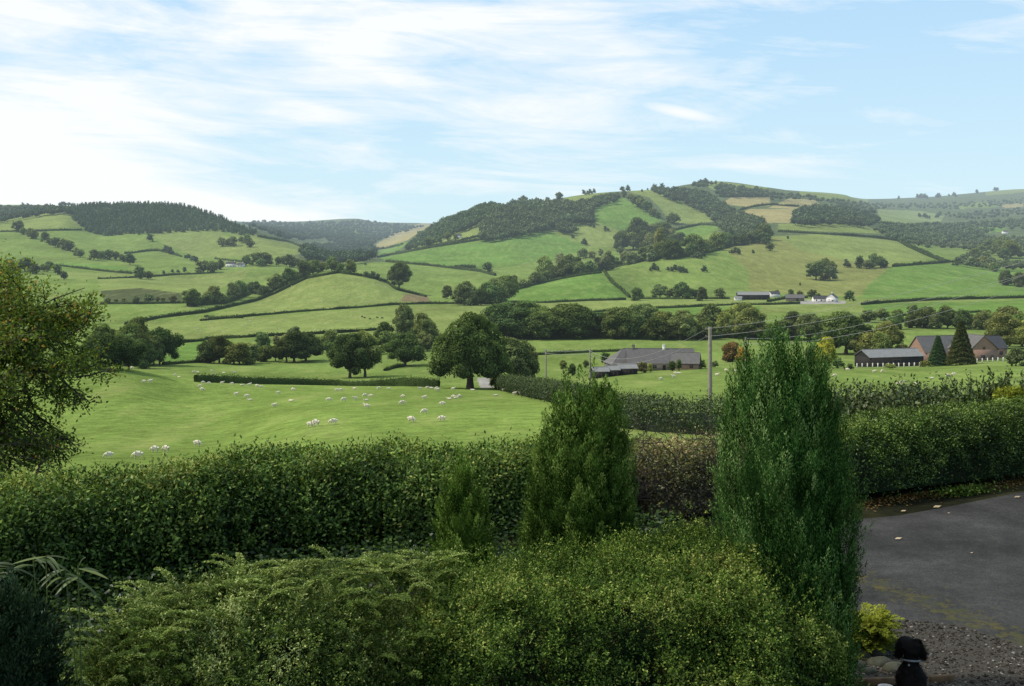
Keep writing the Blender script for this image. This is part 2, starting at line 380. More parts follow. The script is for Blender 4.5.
me.polygons.add(len(Fq)); me.polygons.foreach_set('loop_start',(np.arange(len(Fq))*4).astype(np.int32))
me.polygons.foreach_set('use_smooth',np.ones(len(Fq),bool))
at=me.attributes.new('field','FLOAT_COLOR','POINT'); at.data.foreach_set('color',np.concatenate([base.reshape(-1,3),np.ones((nr*nc,1))],1).astype(np.float32).ravel())
me.update(calc_edges=True)
m,nt,N,L=newmat('pasture')
a=N.new('ShaderNodeAttribute'); a.attribute_name='field'; g=N.new('ShaderNodeNewGeometry')
n1=noise(nt,.012,5,.6,g.outputs['Position']); n2=noise(nt,.35,6,.7,g.outputs['Position']); 
mp=N.new('ShaderNodeMapping'); L.new(g.outputs['Position'],mp.inputs[0]); mp.inputs['Scale'].default_value=(.5,.13,.5); mp.inputs['Rotation'].default_value=(0,0,.9)
n6=noise(nt,1.5,5,.75,g.outputs['Position']); n3=noise(nt,.25,4,.6,mp.outputs[0]); n4=noise(nt,5.0,4,.7,g.outputs['Position'])
def mr(x,a0,a1,b0,b1):
    k=N.new('ShaderNodeMapRange'); L.new(x,k.inputs[0]); 
    for q,w in zip((1,2,3,4),(a0,a1,b0,b1)): k.inputs[q].default_value=w
    return k.outputs[0]
c=mixc(nt,a.outputs['Color'],mr(n1.outputs['Fac'],.3,.7,.78,1.2),1.0,'MULTIPLY')
c=mixc(nt,c,mr(n2.outputs['Fac'],.3,.7,.68,1.28),1.0,'MULTIPLY')
c=mixc(nt,c,mr(n3.outputs['Fac'],.3,.7,.86,1.12),1.0,'MULTIPLY'); c=mixc(nt,c,mr(n6.outputs['Fac'],.3,.7,.70,1.30),1.0,'MULTIPLY')
c=mixc(nt,c,mr(n4.outputs['Fac'],.3,.7,.72,1.25),1.0,'MULTIPLY')
c=mixc(nt,c,(.26,.24,.10),mr(n3.outputs['Fac'],.52,.8,0,.45))
b=N.new('ShaderNodeBsdfDiffuse'); L.new(c,b.inputs[0])
bp=N.new('ShaderNodeBump'); bp.inputs['Strength'].default_value=.5; bp.inputs['Distance'].default_value=.35; L.new(n2.outputs['Fac'],bp.inputs['Height']); L.new(bp.outputs[0],b.inputs['Normal'])
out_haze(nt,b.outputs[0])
me.materials.append(m)
ter=bpy.data.objects.new('terrain',me); COL.objects.link(ter); tag(ter,kind='structure')

# ------------------------------------------------------------------ distant and middle trees
def crown(lobes, nleaf, lsz, seed, core=.74, droop=0):
    r=np.random.default_rng(seed); mb=MB()
    areas=np.array([l[3]*l[4] for l in lobes]); cnt=(nleaf*areas/areas.sum()).astype(int)
    for (x,y,z,rx,rz),n in zip(lobes,cnt):
        V,Fa=ICO2 if nleaf>1500 else ICO1
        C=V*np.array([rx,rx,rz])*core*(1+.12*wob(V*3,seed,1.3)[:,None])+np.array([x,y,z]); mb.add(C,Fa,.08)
        d=nrm(r.normal(size=(n,3))); d[:,2]=np.where(d[:,2]<-.55,-d[:,2],d[:,2])
        clump=wob(d*2.2+np.array([x,y,z]),seed+5,2.2)
        rad=(.90+.16*clump+.10*r.random(n))[:,None]
        P=d*rad*np.array([rx,rx,rz])+np.array([x,y,z])
        keep=np.ones(n,bool)
        for (a,b_,c_,ra,rb) in lobes:
            if (a,b_,c_)==(x,y,z): continue
            q=(P-np.array([a,b_,c_]))/np.array([ra,ra,rb]); keep&=(np.linalg.norm(q,axis=1)>.80)
        P=P[keep]; dd_=d[keep]; k=len(P)
        Nn=nrm(dd_*1.0+r.normal(size=(k,3))*.65); T=nrm(np.cross(Nn,r.normal(size=(k,3))))
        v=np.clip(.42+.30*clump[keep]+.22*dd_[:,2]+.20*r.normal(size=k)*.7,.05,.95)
        s_=lsz*(.6+.8*r.random(k)); mb.leaves(P,T,Nn,s_,s_*.75,v)
    return mb
def trunk(mb,h,r0,r1,seed,limbs=4,spread=2.5,mi=0):
    r=random.Random(seed)
    pts=[(r.uniform(-.1,.1)*i*.5,r.uniform(-.1,.1)*i*.5,h*i/5-.6*(i==0)) for i in range(6)]
    mb.tube(pts,[r0*1.35]+[r0+(r1-r0)*i/5 for i in range(1,6)],7,mi)
    for k in range(limbs):
        a=k*6.28/limbs+r.random(); b0=h*(.45+.12*(k%3))
        mb.tube([(0,0,b0),(math.cos(a)*spread*.4,math.sin(a)*spread*.4,b0+spread*.45),(math.cos(a)*spread,math.sin(a)*spread,b0+spread*1.05)],[r1*.8,r1*.6,r1*.25],5,mi)
def lobes_round(seed,Rr,H,zb,nl):
    r=random.Random(seed); L_=[(r.uniform(-.12,.12)*Rr,0,(zb+H)/2*.96,Rr*.70,(H-zb)/2*.88)]; ex=r.uniform(.8,1.3)
    for i in range(nl):
        a=i*2.4+r.random()*.6; u=(i+.5)/nl; z=zb+(H-zb)*(.14+.70*u+r.uniform(-.06,.08)); q=math.sin(math.pi*min(.92,.30+.60*u)); 
        rr=Rr*.62*q*r.uniform(.7,1.25); s_=Rr*r.uniform(.24,.46)
        L_.append((math.cos(a)*rr*ex,math.sin(a)*rr/ex,z,s_,s_*.85))
    return L_
def tree_meshes(kind,lod,seed):
    # nominal tree 12 m tall; returns (crown mesh, trunk mesh)
    nl={0:16,1:11,2:7}[lod]; nf={0:9000,1:2600,2:520}[lod]; ls={0:.42,1:.70,2:1.25}[lod]
    if kind=='round': mb=crown(lobes_round(seed,5.8,12,.9 if lod==0 else -.2,nl),nf,ls,seed)
    elif kind=='tall': mb=crown(lobes_round(seed,4.3,12,.2,nl),nf,ls,seed)
    elif kind=='bush': mb=crown(lobes_round(seed,6.5,12,.2,nl),nf,ls,seed)
    elif kind=='cone':
        mb=MB(); r=np.random.default_rng(seed); n=int(nf*.9); u=r.random(n)**.7; z=12*(1-u)*.96+.6
        a=r.random(n)*6.28; rr=(3.0*u+.15)*(.75+.3*np.abs(np.sin(z*2.4+np.sin(a*3))))
        P=np.stack([np.cos(a)*rr,np.sin(a)*rr,z],1); d=np.stack([np.cos(a),np.sin(a),-.25+0*a],1)
        mb.leaves(P,d+r.normal(size=(n,3))*.3,np.stack([0*a,0*a,1+0*a],1)+r.normal(size=(n,3))*.5,ls*1.1,ls*.6,np.clip(.4+.2*r.normal(size=n),.05,.95))
        k=8; V=[(math.cos(i*6.28/k)*2.3,math.sin(i*6.28/k)*2.3,.8) for i in range(k)]+[(0,0,11.3)]
        mb.add(V,[(i,(i+1)%k,k) for i in range(k)],.05)
    tb=MB(); trunk(tb,6.5 if kind!='bush' else 3,.42,.22,seed,4 if lod<2 else 0,2.4)
    return mb,tb
PROTO={}
def get_proto(kind,lod,var):
    key=(kind,lod,var)
    if key not in PROTO:
        sd=hash_=sum(ord(ch) for ch in kind)*31+lod*7+var*101
        mb,tb=tree_meshes(kind,lod,sd)
        if lod==2:
            for Vv,Ff,vv,_ in zip(tb.V,tb.Fc,tb.val,tb.mi): pass
            off=mb.n
            for Vv,Ff,vv in zip(tb.V,tb.Fc,tb.val):
                mb.V.append(Vv); mb.Fc.append(Ff+off); mb.val.append(vv); mb.mi.append(np.full(len(Ff),1))
            mb.n+=tb.n
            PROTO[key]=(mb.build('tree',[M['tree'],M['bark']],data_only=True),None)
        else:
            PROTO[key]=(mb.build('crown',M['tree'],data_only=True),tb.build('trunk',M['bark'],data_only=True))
    return PROTO[key]
TONE={'d':(.62,.68,.62),'m':(.95,.98,.9),'l':(1.35,1.3,1.1),'g':(1.25,1.12,1.25),'y':(2.0,1.75,.9),'r':(1.3,.75,.9),'b':(.62,.74,.86),'o':(2.4,1.3,.8)}
ntree=0
def plant(px,py,hpx,wr,kind,tone,label,cat,group,name='tree',Y=None):
    """a tree standing on the terrain, its height from its distance"""
    global ntree
    if Y: 
        x=(px-512)/F*Y; p=np.array([x,Y,zat(x,Y)])
    else:
        p=hit_slide(px,py)
    if p is None: return None
    ht=hpx*p[1]/F
    if Y: ht=EYE-(py-hpx-HY)*Y/F-p[2]
    lod=0 if (hpx>26) else (1 if hpx>13.5 else 2)
    ntree+=1; var=(ntree*7)%(5 if lod==1 else 4) if lod<2 else (ntree*3)%7
    cm,tm=get_proto(kind,lod,var)
    tn=np.array(TONE[tone])*random.uniform(.78,1.25)*np.array([random.uniform(.85,1.22),1,random.uniform(.85,1.15)])
    cr=bpy.data.objects.new('crown' if tm else name,cm); COL.objects.link(cr); cr.color=(*tn,1)
    if tm:
        root=empty(name,(0,0,0)); cr.parent=root
        tr=bpy.data.objects.new('trunk',tm); COL.objects.link(tr); tr.parent=root
    else: root=cr
    sc_=ht/12.3; root.location=(p[0],p[1],p[2]-.25*sc_); root.rotation_euler=(0,0,random.random()*6.28); root.scale=(sc_*wr,sc_*wr,sc_)
    tag(root,label,cat,group); return root
def rowpts(pl,n,jit=1.0):
    a=np.array([float(q) for q in pl.split()]).reshape(-1,2); d=np.concatenate([[0],np.cumsum(np.linalg.norm(np.diff(a,axis=0),axis=1))])
    s_=np.linspace(0,d[-1],n) if n>1 else np.array([0.]); s_=s_+np.array([random.uniform(-.25,.25) for _ in s_])*(d[-1]/max(n,2))*1.7
    return [(np.interp(q,d,a[:,0]),np.interp(q,d,a[:,1])+random.uniform(-jit,jit)*1.1) for q in s_]
UNDER=[]
SZW={0:'tall',1:'mid-height',2:'low'}
TINY=[]
def row(phrase,pl,n,h0,h1,kinds='round',tones='dmdm',wr=1.0,group=None,shape='tree'):
    if h1<=9 and shape=='tree':
        a=np.array([float(q) for q in pl.split()]).reshape(-1,2); d=np.concatenate([[0],np.cumsum(np.linalg.norm(np.diff(a,axis=0),axis=1))])
        c=random.random()*d[-1]
        for _ in range(int(n*1.7)):
            c=random.random()*d[-1] if random.random()<.55 else c+random.uniform(1,4)
            TINY.append((np.interp(c,d,a[:,0]),np.interp(c,d,a[:,1])+random.uniform(-.5,1),random.uniform(h0*.45,h1)))
        return
    pts=sorted(rowpts(pl,n)); ks=kinds.split()
    if n>=15 and shape=='tree': UNDER.append((phrase,pts,h0))
    for i,(x,y) in enumerate(pts):
        h=random.uniform(h0*.78,h1*1.02); tn=random.choice(tones)
        adj={'d':'dark','m':'green','l':'pale','g':'grey-green','y':'yellow-green','r':'purple-brown','b':'blue-green','o':'orange-tinged'}[tn]
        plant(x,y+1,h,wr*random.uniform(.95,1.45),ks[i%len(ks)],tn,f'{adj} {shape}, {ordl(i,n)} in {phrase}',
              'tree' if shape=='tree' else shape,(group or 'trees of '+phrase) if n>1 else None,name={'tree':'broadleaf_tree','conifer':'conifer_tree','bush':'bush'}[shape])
# left hills
row('the diagonal tree line below the plantation','18 232 40 240 57 246 75 252 82 259',11,9,13)
row('the line by the small bright left strips','92 259 105 259 118 259 130 263',7,9,13)
row('the scrubby line below the plantation','142 236 152 242 163 250 172 254',5,6,9,tones='mg')
row('the scrub between the two small left pastures','178 256 188 259 198 264',4,5,8)
row('the knot right of the upper left pasture','220 246 228 245 236 247 246 240 250 246',6,8,12)
row('the clump behind the leftmost apple branches','8 271 16 274 26 270 34 273 42 272 50 268 64 278',8,9,15,tones='dmd')
row('the pair under the small sloping field on the left','140 277 150 278',2,11,15)
row('the short row left of the white cottage','162 275 175 273 182 272 192 272',4,6,9)
row('the dark screen beside the white cottage','203 272 209 272 215 271 221 269',4,12,16)
row('the trees right of the white cottage','246 266 254 264 262 266 274 264 283 264 292 266 299 267',8,10,15)
row('the dip behind the rounded sheep hill','306 262 314 260 322 262 329 260',4,6,9,tones='mg')
row('the scrub bank on the left valley side','108 302 118 303 130 302 141 303 152 302 164 300 173 302',8,6,10,tones='mg')
row('the belt climbing left of the rounded hill','190 305 200 304 209 304 218 303 226 302 236 298 245 294 254 292 264 295 274 290 284 285 294 281 304 277',15,14,20,tones='dmdmm')
row('the crest of the rounded sheep hill','308 273 317 272 326 271 334 270 345 273 351 273',7,12,17,tones='dmm')
row('the short thorn line on the sheep hill','366 277 374 278 381 281',3,6,8)
plant(399,288,27,.95,'round','d','lone round dark tree at the right corner of the rounded sheep hill','tree',None,'broadleaf_tree')
plant(447,299,15,1.0,'round','m','small round green tree left of the riverside clump below the bright hill field','tree',None,'broadleaf_tree')
plant(488,272,11,1.2,'round','d','small round tree at the lower right corner of the bright hill field','tree',None,'broadleaf_tree')
row('the riverside clump below the bright hill field','464 305 472 304 481 304 489 303 498 303 507 300',7,20,29,tones='mgd')
row('the back edge of the pasture under the valley mouth','310 262 330 262 350 264 366 265',5,4,6,'bush')
row('the foot of the hanging conifer wood','408 250 418 248 428 246 440 243 450 240 458 237',7,6,10,tones='md')
# central hill
row('the left skyline row of the central hill','524 201 530 202 543 203 560 200',4,6,10,tones='d')
row('the skyline hedge left of the summit','580 193 585 192 590 192 596 191 602 191',5,4,6,tones='d')
row('the summit skyline of the central hill','621 192 633 192 647 191 656 190 662 190',5,6,9,tones='d')
row('the rightmost skyline knoll','690 184 698 183 706 182 712 183 722 186 730 187',6,4,6,tones='d')
row('the line running down between the two summit pastures','624 196 630 200 637 205 645 210 652 214 659 218 667 221 674 224',9,9,13,tones='dm')
row('the lower right edge of the bright summit pasture','672 246 682 243',2,12,16,tones='dm')
row('the clump in the middle of the central hill','621 250 629 250 636 248 644 250 651 252 658 247 665 243 670 240 647 240 656 238 638 240',11,15,24,tones='dmg')
row('the scrub below the middle hill pasture','566 233 572 237 578 243 585 245',4,5,8,tones='mg')
row('the thorns under the high hill pasture','590 226 598 229 606 231 612 231',4,4,6,tones='dg')
row('the belt along the foot of the central hill','512 290 520 287 530 285 540 282 549 279 558 277 567 276 576 274 585 272 595 270 604 269 613 267 623 264 633 262 643 261 652 260 661 258 671 258 682 256 693 254 703 252 713 250 724 247 735 245 746 243 757 241 768 238',30,13,22,tones='dmgmd')
row('the upper rank behind the belt of the central hill','560 262 572 260 584 258 596 256 608 255 620 254',7,8,12,tones='mg')
plant(545,277,22,1.05,'round','l','pale green spreading tree left of the foot of the central hill','tree',None,'broadleaf_tree')
plant(661,257,31,.75,'tall','l','tall pale tree standing out of the belt at the foot of the central hill','tree',None,'broadleaf_tree')
row('the lane trees left of the grey barn','637 300 660 297 677 298 703 299 727 298',5,13,18,tones='dmdmd')
row('the second rank by the grey-barn lane','670 298 689 298 697 298',3,9,13,tones='md')
row('the scrub patch in the lane field','646 271 654 270 663 272 672 271 681 273 690 272 698 271 705 272',9,6,9,'bush',tones='mg')
row('the hedge tops under the wooded lane','680 259 690 258 700 258 710 256',5,6,8,'bush',tones='md')
# right hills
row('the scrub left of the olive hill field','728 254 738 254 748 254 758 253',4,5,8,'bush',tones='g')
row('the thicket at the left of the olive hill field','762 242 768 246 770 250',3,10,14,tones='d')
row('the round clump amid the olive hill field','816 279 823 280 830 279 836 273 826 270',5,14,20,tones='mdg')
row('the low thorns right of the olive clump','845 267 850 267',2,7,9,tones='d')
row('the shrubby group above the bright right field','858 267 866 267 873 266 880 267 886 267',5,9,16,tones='md')
plant(850,301,11,1.15,'round','d','dark round tree right of the white farmhouse on the valley road','tree',None,'broadleaf_tree')
plant(788,239,3.5,1,'round','d','tiny thorn bush high in the olive hill field','tree',None,'hawthorn_tree')
plant(800,286,4,.8,'tall','d','tiny bush low in the olive field above the white farmhouse','tree',None,'hawthorn_tree')
row('the bushes ending the right hill hedge','948 265 955 265 962 265',3,5,7,tones='m')
row('the dark wood edge on the right hillside','975 259 983 260 991 259 999 260 1007 258 1016 257 980 252 992 250 1004 250',9,12,19,tones='dm')
row('the clump at the far right above the bright field','1005 284 1013 285 1021 285 1030 284',4,14,20,tones='dm')
row('the far right field corner','973 266 978 266 1000 272 994 270',4,8,12,tones='mg')
row('the garden by the white farmhouse','777 295 786 294 806 299 812 297 821 299',5,6,10,tones='md')
row('the skyline of the far right ridge','895 199 905 199 915 198 925 198 931 198 941 197 952 197 958 196 963 195 972 194 985 192 997 190 1010 189',13,3.5,6,tones='dm')
row('the pale far pasture on the right','885 222 890 220 900 218 911 217 925 218 934 220 940 215',7,4,6,tones='dm')
row('the left skyline','2 206 9 207 12 206 18 207 33 207',5,4,6,tones='dm')
row('the ridge right of the plantation','238 220 250 226 262 226 276 226',4,3,5,tones='d')
# valley floor
def vrow(*a,**k): row(*a,**k)
vrow('the river belt behind the slate-roofed farm','505 338 515 337 525 339 535 337 545 338 556 339 566 337 577 338 588 339 598 337 608 338 619 339 629 337 640 338 650 339 661 337 672 338 683 339 694 337 705 338 716 339 727 337 738 338 749 339 760 337',20,22,38,'round tall round',tones='dmgmdlm',wr=1.15)
vrow('the back rank of the river belt','520 328 540 327 560 328 582 327 604 328 628 327 650 328 672 326 696 328 720 326 744 328',8,19,28,tones='ml',wr=1.2)
vrow('the river belt left of the dark barn','770 340 780 339 790 340 800 338 812 341 822 338 834 337 846 339',8,22,30,tones='dmgm')
vrow('the river belt beyond the right-hand houses','895 328 905 327 914 328 924 326 935 328 946 327 957 328 968 328 978 330 990 329',10,16,24,tones='dmm')
vrow('the back rank above the right-hand houses','860 322 872 320 884 320 896 318 910 318 924 318',6,10,15,tones='dm')
vrow('the big group left of the dark barn','846 352 858 353 869 354 880 354 889 352',5,30,44,tones='lmml')
vrow('the trees at the far right behind the brick house','1000 350 1008 346 1016 346 1026 348 1035 350 995 340',6,28,40,tones='mld')
vrow('the wooded knoll left of the sheep field','99 368 108 369 117 369 127 369 137 369 146 368 155 366 163 364 106 364 124 364 140 363',11,34,52,'bush round',tones='dmdd',wr=.85)
vrow('the dark clump in the valley left of centre','208 361 218 363 229 362 240 363 252 362 263 361 275 361 287 361 298 360 309 360',10,22,30,tones='dmdm')
vrow('the rank behind the valley clump','262 347 272 346 284 345 296 345 308 346 318 347 328 352',7,14,20,tones='mg')
vrow('the hedge corner at the meadow stream','390 352 396 350 410 350 420 352 428 350',5,18,26,tones='dm')
plant(350,378,46,1.0,'round','d','dark spreading tree in front of the stream hedge left of the big oak','tree',None,'broadleaf_tree')
plant(365,377,50,.85,'round','l','taller paler tree with bare trunk beside the dark spreading tree','tree',None,'broadleaf_tree')
plant(331,350,22,1,'round','m','bushy tree behind the dark spreading tree','tree',None,'broadleaf_tree')
plant(405,366,36,1.25,'round','m','wide low oak in the meadow left of the big oak','tree',None,'broadleaf_tree')
plant(404,338,38,.95,'tall','g','upright grey-green tree behind the wide low oak','tree',None,'broadleaf_tree')
plant(385,345,24,1.1,'round','d','dark tree at the back of the meadow behind the wide low oak','tree',None,'broadleaf_tree')
plant(425,348,34,1.0,'round','m','tree peeping out left of the big oak crown','tree',None,'broadleaf_tree')
plant(512,386,53,1.0,'round','g','grey-green willow right of the big oak','tree',None,'willow_tree')
plant(527,384,40,.8,'round','g','smaller grey willow at the end of the lane hedge','tree',None,'willow_tree')
plant(497,388,16,1.2,'bush','l','light green bush at the foot of the big oak','bush',None,'bush')
# garden shrubs round the farms
for a_ in [(572,376,14,.9,'tall','d','dark upright bush between the two far poles'),(563,371,12,1,'tall','l','pale young tree left of the dark upright bush'),
  (606,364,12,1,'round','d','dark bush behind the left hip of the slate roof'),(586,368,9,1,'round','m','green bush behind the boarded sheds'),
  (642,373,12,.9,'round','r','purple-leaved bush before the long slate roof'),(650,373,11,.8,'tall','y','golden conical shrub before the long slate roof'),
  (672,371,11,1,'round','d','dark bush right of the golden shrub before the long slate roof'),(679,371,13,.8,'tall','l','bright green bush before the right end of the slate roof'),
  (731,362,22,1.1,'round','r','purple tree between the slate roof and the tall cypress'),(743,364,18,.9,'round','o','orange-tinged tree just left of the tall cypress'),
  (702,369,9,1,'bush','m','low bush right of the slate-roofed farmhouse'),(715,368,8,1,'bush','g','grey low bush near the field edge right of the farmhouse'),
  (826,368,30,.9,'round','y','yellow-green young tree right of the tall cypress'),(812,366,22,1,'round','m','green tree just right of the tall cypress'),
  (838,369,12,1.1,'bush','m','bush before the yellow-green young tree'),(1016,366,20,1.1,'round','g','silvery shrub at the right of the brick house'),
  (903,352,9,1.2,'bush','g','grey bush behind the ridge of the dark barn'),(930,350,12,1,'round','m','small tree behind the brick house'),
  (890,369,6,2.2,'bush','l','clipped low hedge bush in front of the dark barn'),(925,367,7,1.8,'bush','l','low bush between the dark barn and the blue conifer'),
  (850,370,7,1.2,'bush','g','grey bush left of the dark barn gable')]:
    x,y,h,w,k,tn,lb=a_; plant(x,y,h,w,k,tn,lb,'bush' if 'bush' in lb or 'shrub' in lb else 'tree',None,'bush' if 'bush' in lb or 'shrub' in lb else 'broadleaf_tree')
plant(938,366,32,1.25,'cone','b','blue-green spruce in front of the left half of the brick house','tree',None,'spruce_tree')
plant(961,365,46,1.15,'cone','d','tall dark fir in front of the middle of the brick house','tree',None,'fir_tree')

def tiny_trees():
    mb=MB(); r=random.Random(3)
    for x,y,h in TINY:
        p=hit_slide(x,y)
        if p is None: continue
        q=crown(lobes_round(int(x*7)%97,.46,1.0,.02,5),110,.14,int(x*13)%991,core=.8); ht=h*p[1]/F; w=ht*r.uniform(.85,1.2)
        off=mb.n; Vn=np.concatenate(q.V)*np.array([w,w,ht])+p-np.array([0,0,.03*ht]); mb.V.append(Vn); mb.n+=len(Vn); sh=r.uniform(-.1,.1)
        for f,v in zip(q.Fc,q.val): mb.Fc.append(f+off); mb.val.append(np.clip(v+sh,.02,.98)); mb.mi.append(np.zeros(len(f),int))
    o=mb.build('distant_trees',M['wood']); o.color=(.85,.92,.85,1); tag(o,'countless tiny trees and thorns dotting the skyline and the far hillside hedges','trees',kind='stuff')
tiny_trees()
# the big oak
mb=crown([(0,0,9.6,5.6,5.4),(-5.2,0,8.2,4.2,3.9),(5.0,.5,8.4,4.3,4.0),(-3.0,-2,12.4,4.2,3.6),(3.2,1.5,12.9,4.3,3.6),(.3,-3.5,8,4.4,4.2),(0,4.5,8.5,4.5,4.4),(-7.0,1,6.0,2.8,2.4),(7.2,-1,6.2,2.8,2.3),(.5,0,15.4,3.4,2.4),(-5.6,1,11.0,2.9,2.4),(6.0,.5,11.4,2.9,2.3),(2.8,-4.2,5.4,2.6,1.9),(-3.2,-4.3,5.6,2.6,2.0),(-4.0,-3.5,9.2,2.8,2.3),(3.8,-3.9,9.6,2.8,2.3),(.2,-4.0,12.0,2.7,2.2)],30000,.42,77)
p=hit(470,388.5); S_=84*p[1]/F/18.0
oak=empty('oak_tree',(p[0],p[1],p[2]-.1),.4,'huge round dark oak standing alone at the far edge of the sheep field','tree')
oc=mb.build('crown',M['tree'],oak); oc.color=(.66,.74,.62,1); oc.location=(0,0,-1.5)
tb=MB(); trunk(tb,8,.85,.5,5,6,4.2); tb.build('trunk',M['bark'],oak); oak.scale=(S_*.92,S_*.92,S_)

# ------------------------------------------------------------------ woods (masses nobody could count)
def wood(name,label,polys,sp,hm,kind,tint,seed):
    r=random.Random(seed); mb=MB(); cnt=0
    src=[]
    for vr in range(4):
        if kind=='cone':
            q=MB(); rr=np.random.default_rng(vr); k=6
            V=[(math.cos(i*6.28/k)*.20,math.sin(i*6.28/k)*.20,.02) for i in range(k)]+[(0,0,.97)]; q.add(V,[(i,(i+1)%k,k) for i in range(k)],.1)
            n=60; u=rr.random(n)**.6; a=rr.random(n)*6.28; z=(1-u)*.97; ra=.26*u*(.8+.3*rr.random(n))+.01
            P=np.stack([np.cos(a)*ra,np.sin(a)*ra,z],1); q.leaves(P,np.stack([np.cos(a),np.sin(a),-.2+0*a],1)*.4+rr.normal(size=(n,3))*.4,rr.normal(size=(n,3))+np.array([0,0,.6]),.17,.10,np.clip(.42+.2*rr.normal(size=n),.05,.95))
        else:
            q=crown([(0,0,.52,.34,.42),(.2,.1,.55,.25,.28),(-.2,.08,.5,.25,.27),(.02,-.2,.58,.26,.26)],150,.16,900+vr)
        src.append((np.concatenate(q.V),[(f,v) for f,v in zip(q.Fc,q.val)]))
    for poly in polys:
        a=np.array([float(q) for q in poly.split()]).reshape(-1,2); x0,y0=a.min(0); x1,y1=a.max(0)
        y=y0
        while y<=y1:
            x=x0
            while x<=x1:
                px=x+r.uniform(-.5,.5)*sp; py=y+r.uniform(-.5,.5)*sp*.6
                if inpoly(np.array([px]),np.array([py]),a.ravel())[0]:
                    h=hit(px,py) 
                    if h is None: h=hit_slide(px,py)
                    if h is not None and h[1]<7500:
                        ht=min(hm*r.uniform(.75,1.25),9.5*h[1]/F) 
                        h2=hit(px,py+.45*ht*F/h[1]); h=h2 if h2 is not None and abs(h2[1]-h[1])<.2*h[1] else h
                        Vs,fs=src[r.randrange(4)]; an=r.random()*6.28; ca,sa=math.cos(an),math.sin(an); w=ht*r.uniform(.9,1.25)
                        Vn=np.stack([(Vs[:,0]*ca-Vs[:,1]*sa)*w,(Vs[:,0]*sa+Vs[:,1]*ca)*w,Vs[:,2]*ht],1)+h
                        sh=r.uniform(-.12,.12); off=mb.n; mb.V.append(Vn); mb.n+=len(Vn)
                        for f,v in fs: mb.Fc.append(f+off); mb.val.append(np.clip(v+sh,.02,.98)); mb.mi.append(np.zeros(len(f),int))
                        cnt+=1
                x+=sp
            y+=sp*.62
    o=mb.build(name,M['wood']); o.color=(*tint,1); tag(o,label,'wood',kind='stuff'); return o
wood('conifer_plantation','dark conifer plantation covering the crown of the left hill',['71 202 100 200 140 199 180 201 200 207 218 215 256 230 256 234 245 233 215 229 175 230 140 232 100 234 85 228 72 216'],2.6,10,'cone',(.85,.98,.88),1)
wood('left_ridge_wood','dark woodland strip on the ridge at the left edge',['-60 208 20 206 70 206 72 213 50 213 0 221 -60 226'],2.8,12,'round',(.8,.88,.85),2)
wood('valley_head_wood','hazy woodland filling the head of the side valley',['240 224 262 221 290 223 320 222 340 222 356 220 390 224 425 226 400 233 376 241 372 247 340 245 322 238 300 240 278 238','300 250 322 244 350 246 376 249 376 258 340 262 306 258','330 236 344 231 350 236 366 238 366 241 350 240'],2.6,15,'round',(.62,.72,.78),3)
wood('hanging_conifer_wood','steep dark conifer wood hanging on the left shoulder of the central hill',['406 246 421 233 441 219 471 199 489 195 500 199 500 211 481 221 456 233 431 243 411 248'],2.8,12,'round',(.85,1.0,.82),4)
wood('shoulder_wood','broadleaved wood across the shoulder of the central hill',['481 226 497 210 512 203 535 201 559 203 587 201 608 195 619 195 619 199 599 206 590 211 594 222 575 222 562 221 545 229 512 236 495 240 481 238','545 222 562 220 575 230 566 233'],3.0,15,'round',(.85,.92,.82),5)
wood('summit_wood','long wood running down the right side of the summit',['652 189 690 190 705 192 722 203 737 213 765 220 768 236 750 241 733 236 718 226 706 213 686 203 658 194','716 186 735 186 768 190 768 196 740 196 716 194','690 184 706 181 716 185 700 187'],3.0,14,'round',(.8,.88,.82),6)
wood('square_hill_wood','dense square wood behind the tan hill fields',['793 224 794 212 808 208 840 206 873 212 880 222 868 226 830 223'],3.0,15,'round',(.7,.8,.76),7)
wood('right_valley_wood','hazy woodland across the right-hand side valley',['878 226 945 224 980 222 1030 218 1040 230 1000 228 972 240 940 243 915 241 895 239 872 230','768 193 800 195 830 199 868 203 900 204 950 203 1030 198 1030 204 950 209 900 208 872 210 840 204 815 200 790 198 768 200','940 214 975 212 1030 207 1030 214 960 220','890 238 915 242 938 248 920 246'],3.5,12,'round',(1.0,1.08,1.0),8)
wood('hill_scrub_wood','dark scrubby woodland on the far right hillside',['905 240 965 244 985 236 1030 238 1030 252 990 246 970 250 930 246','955 262 975 250 1000 262 1030 262 1030 268 990 268'],3.6,10,'round',(1.0,1.05,.95),9)

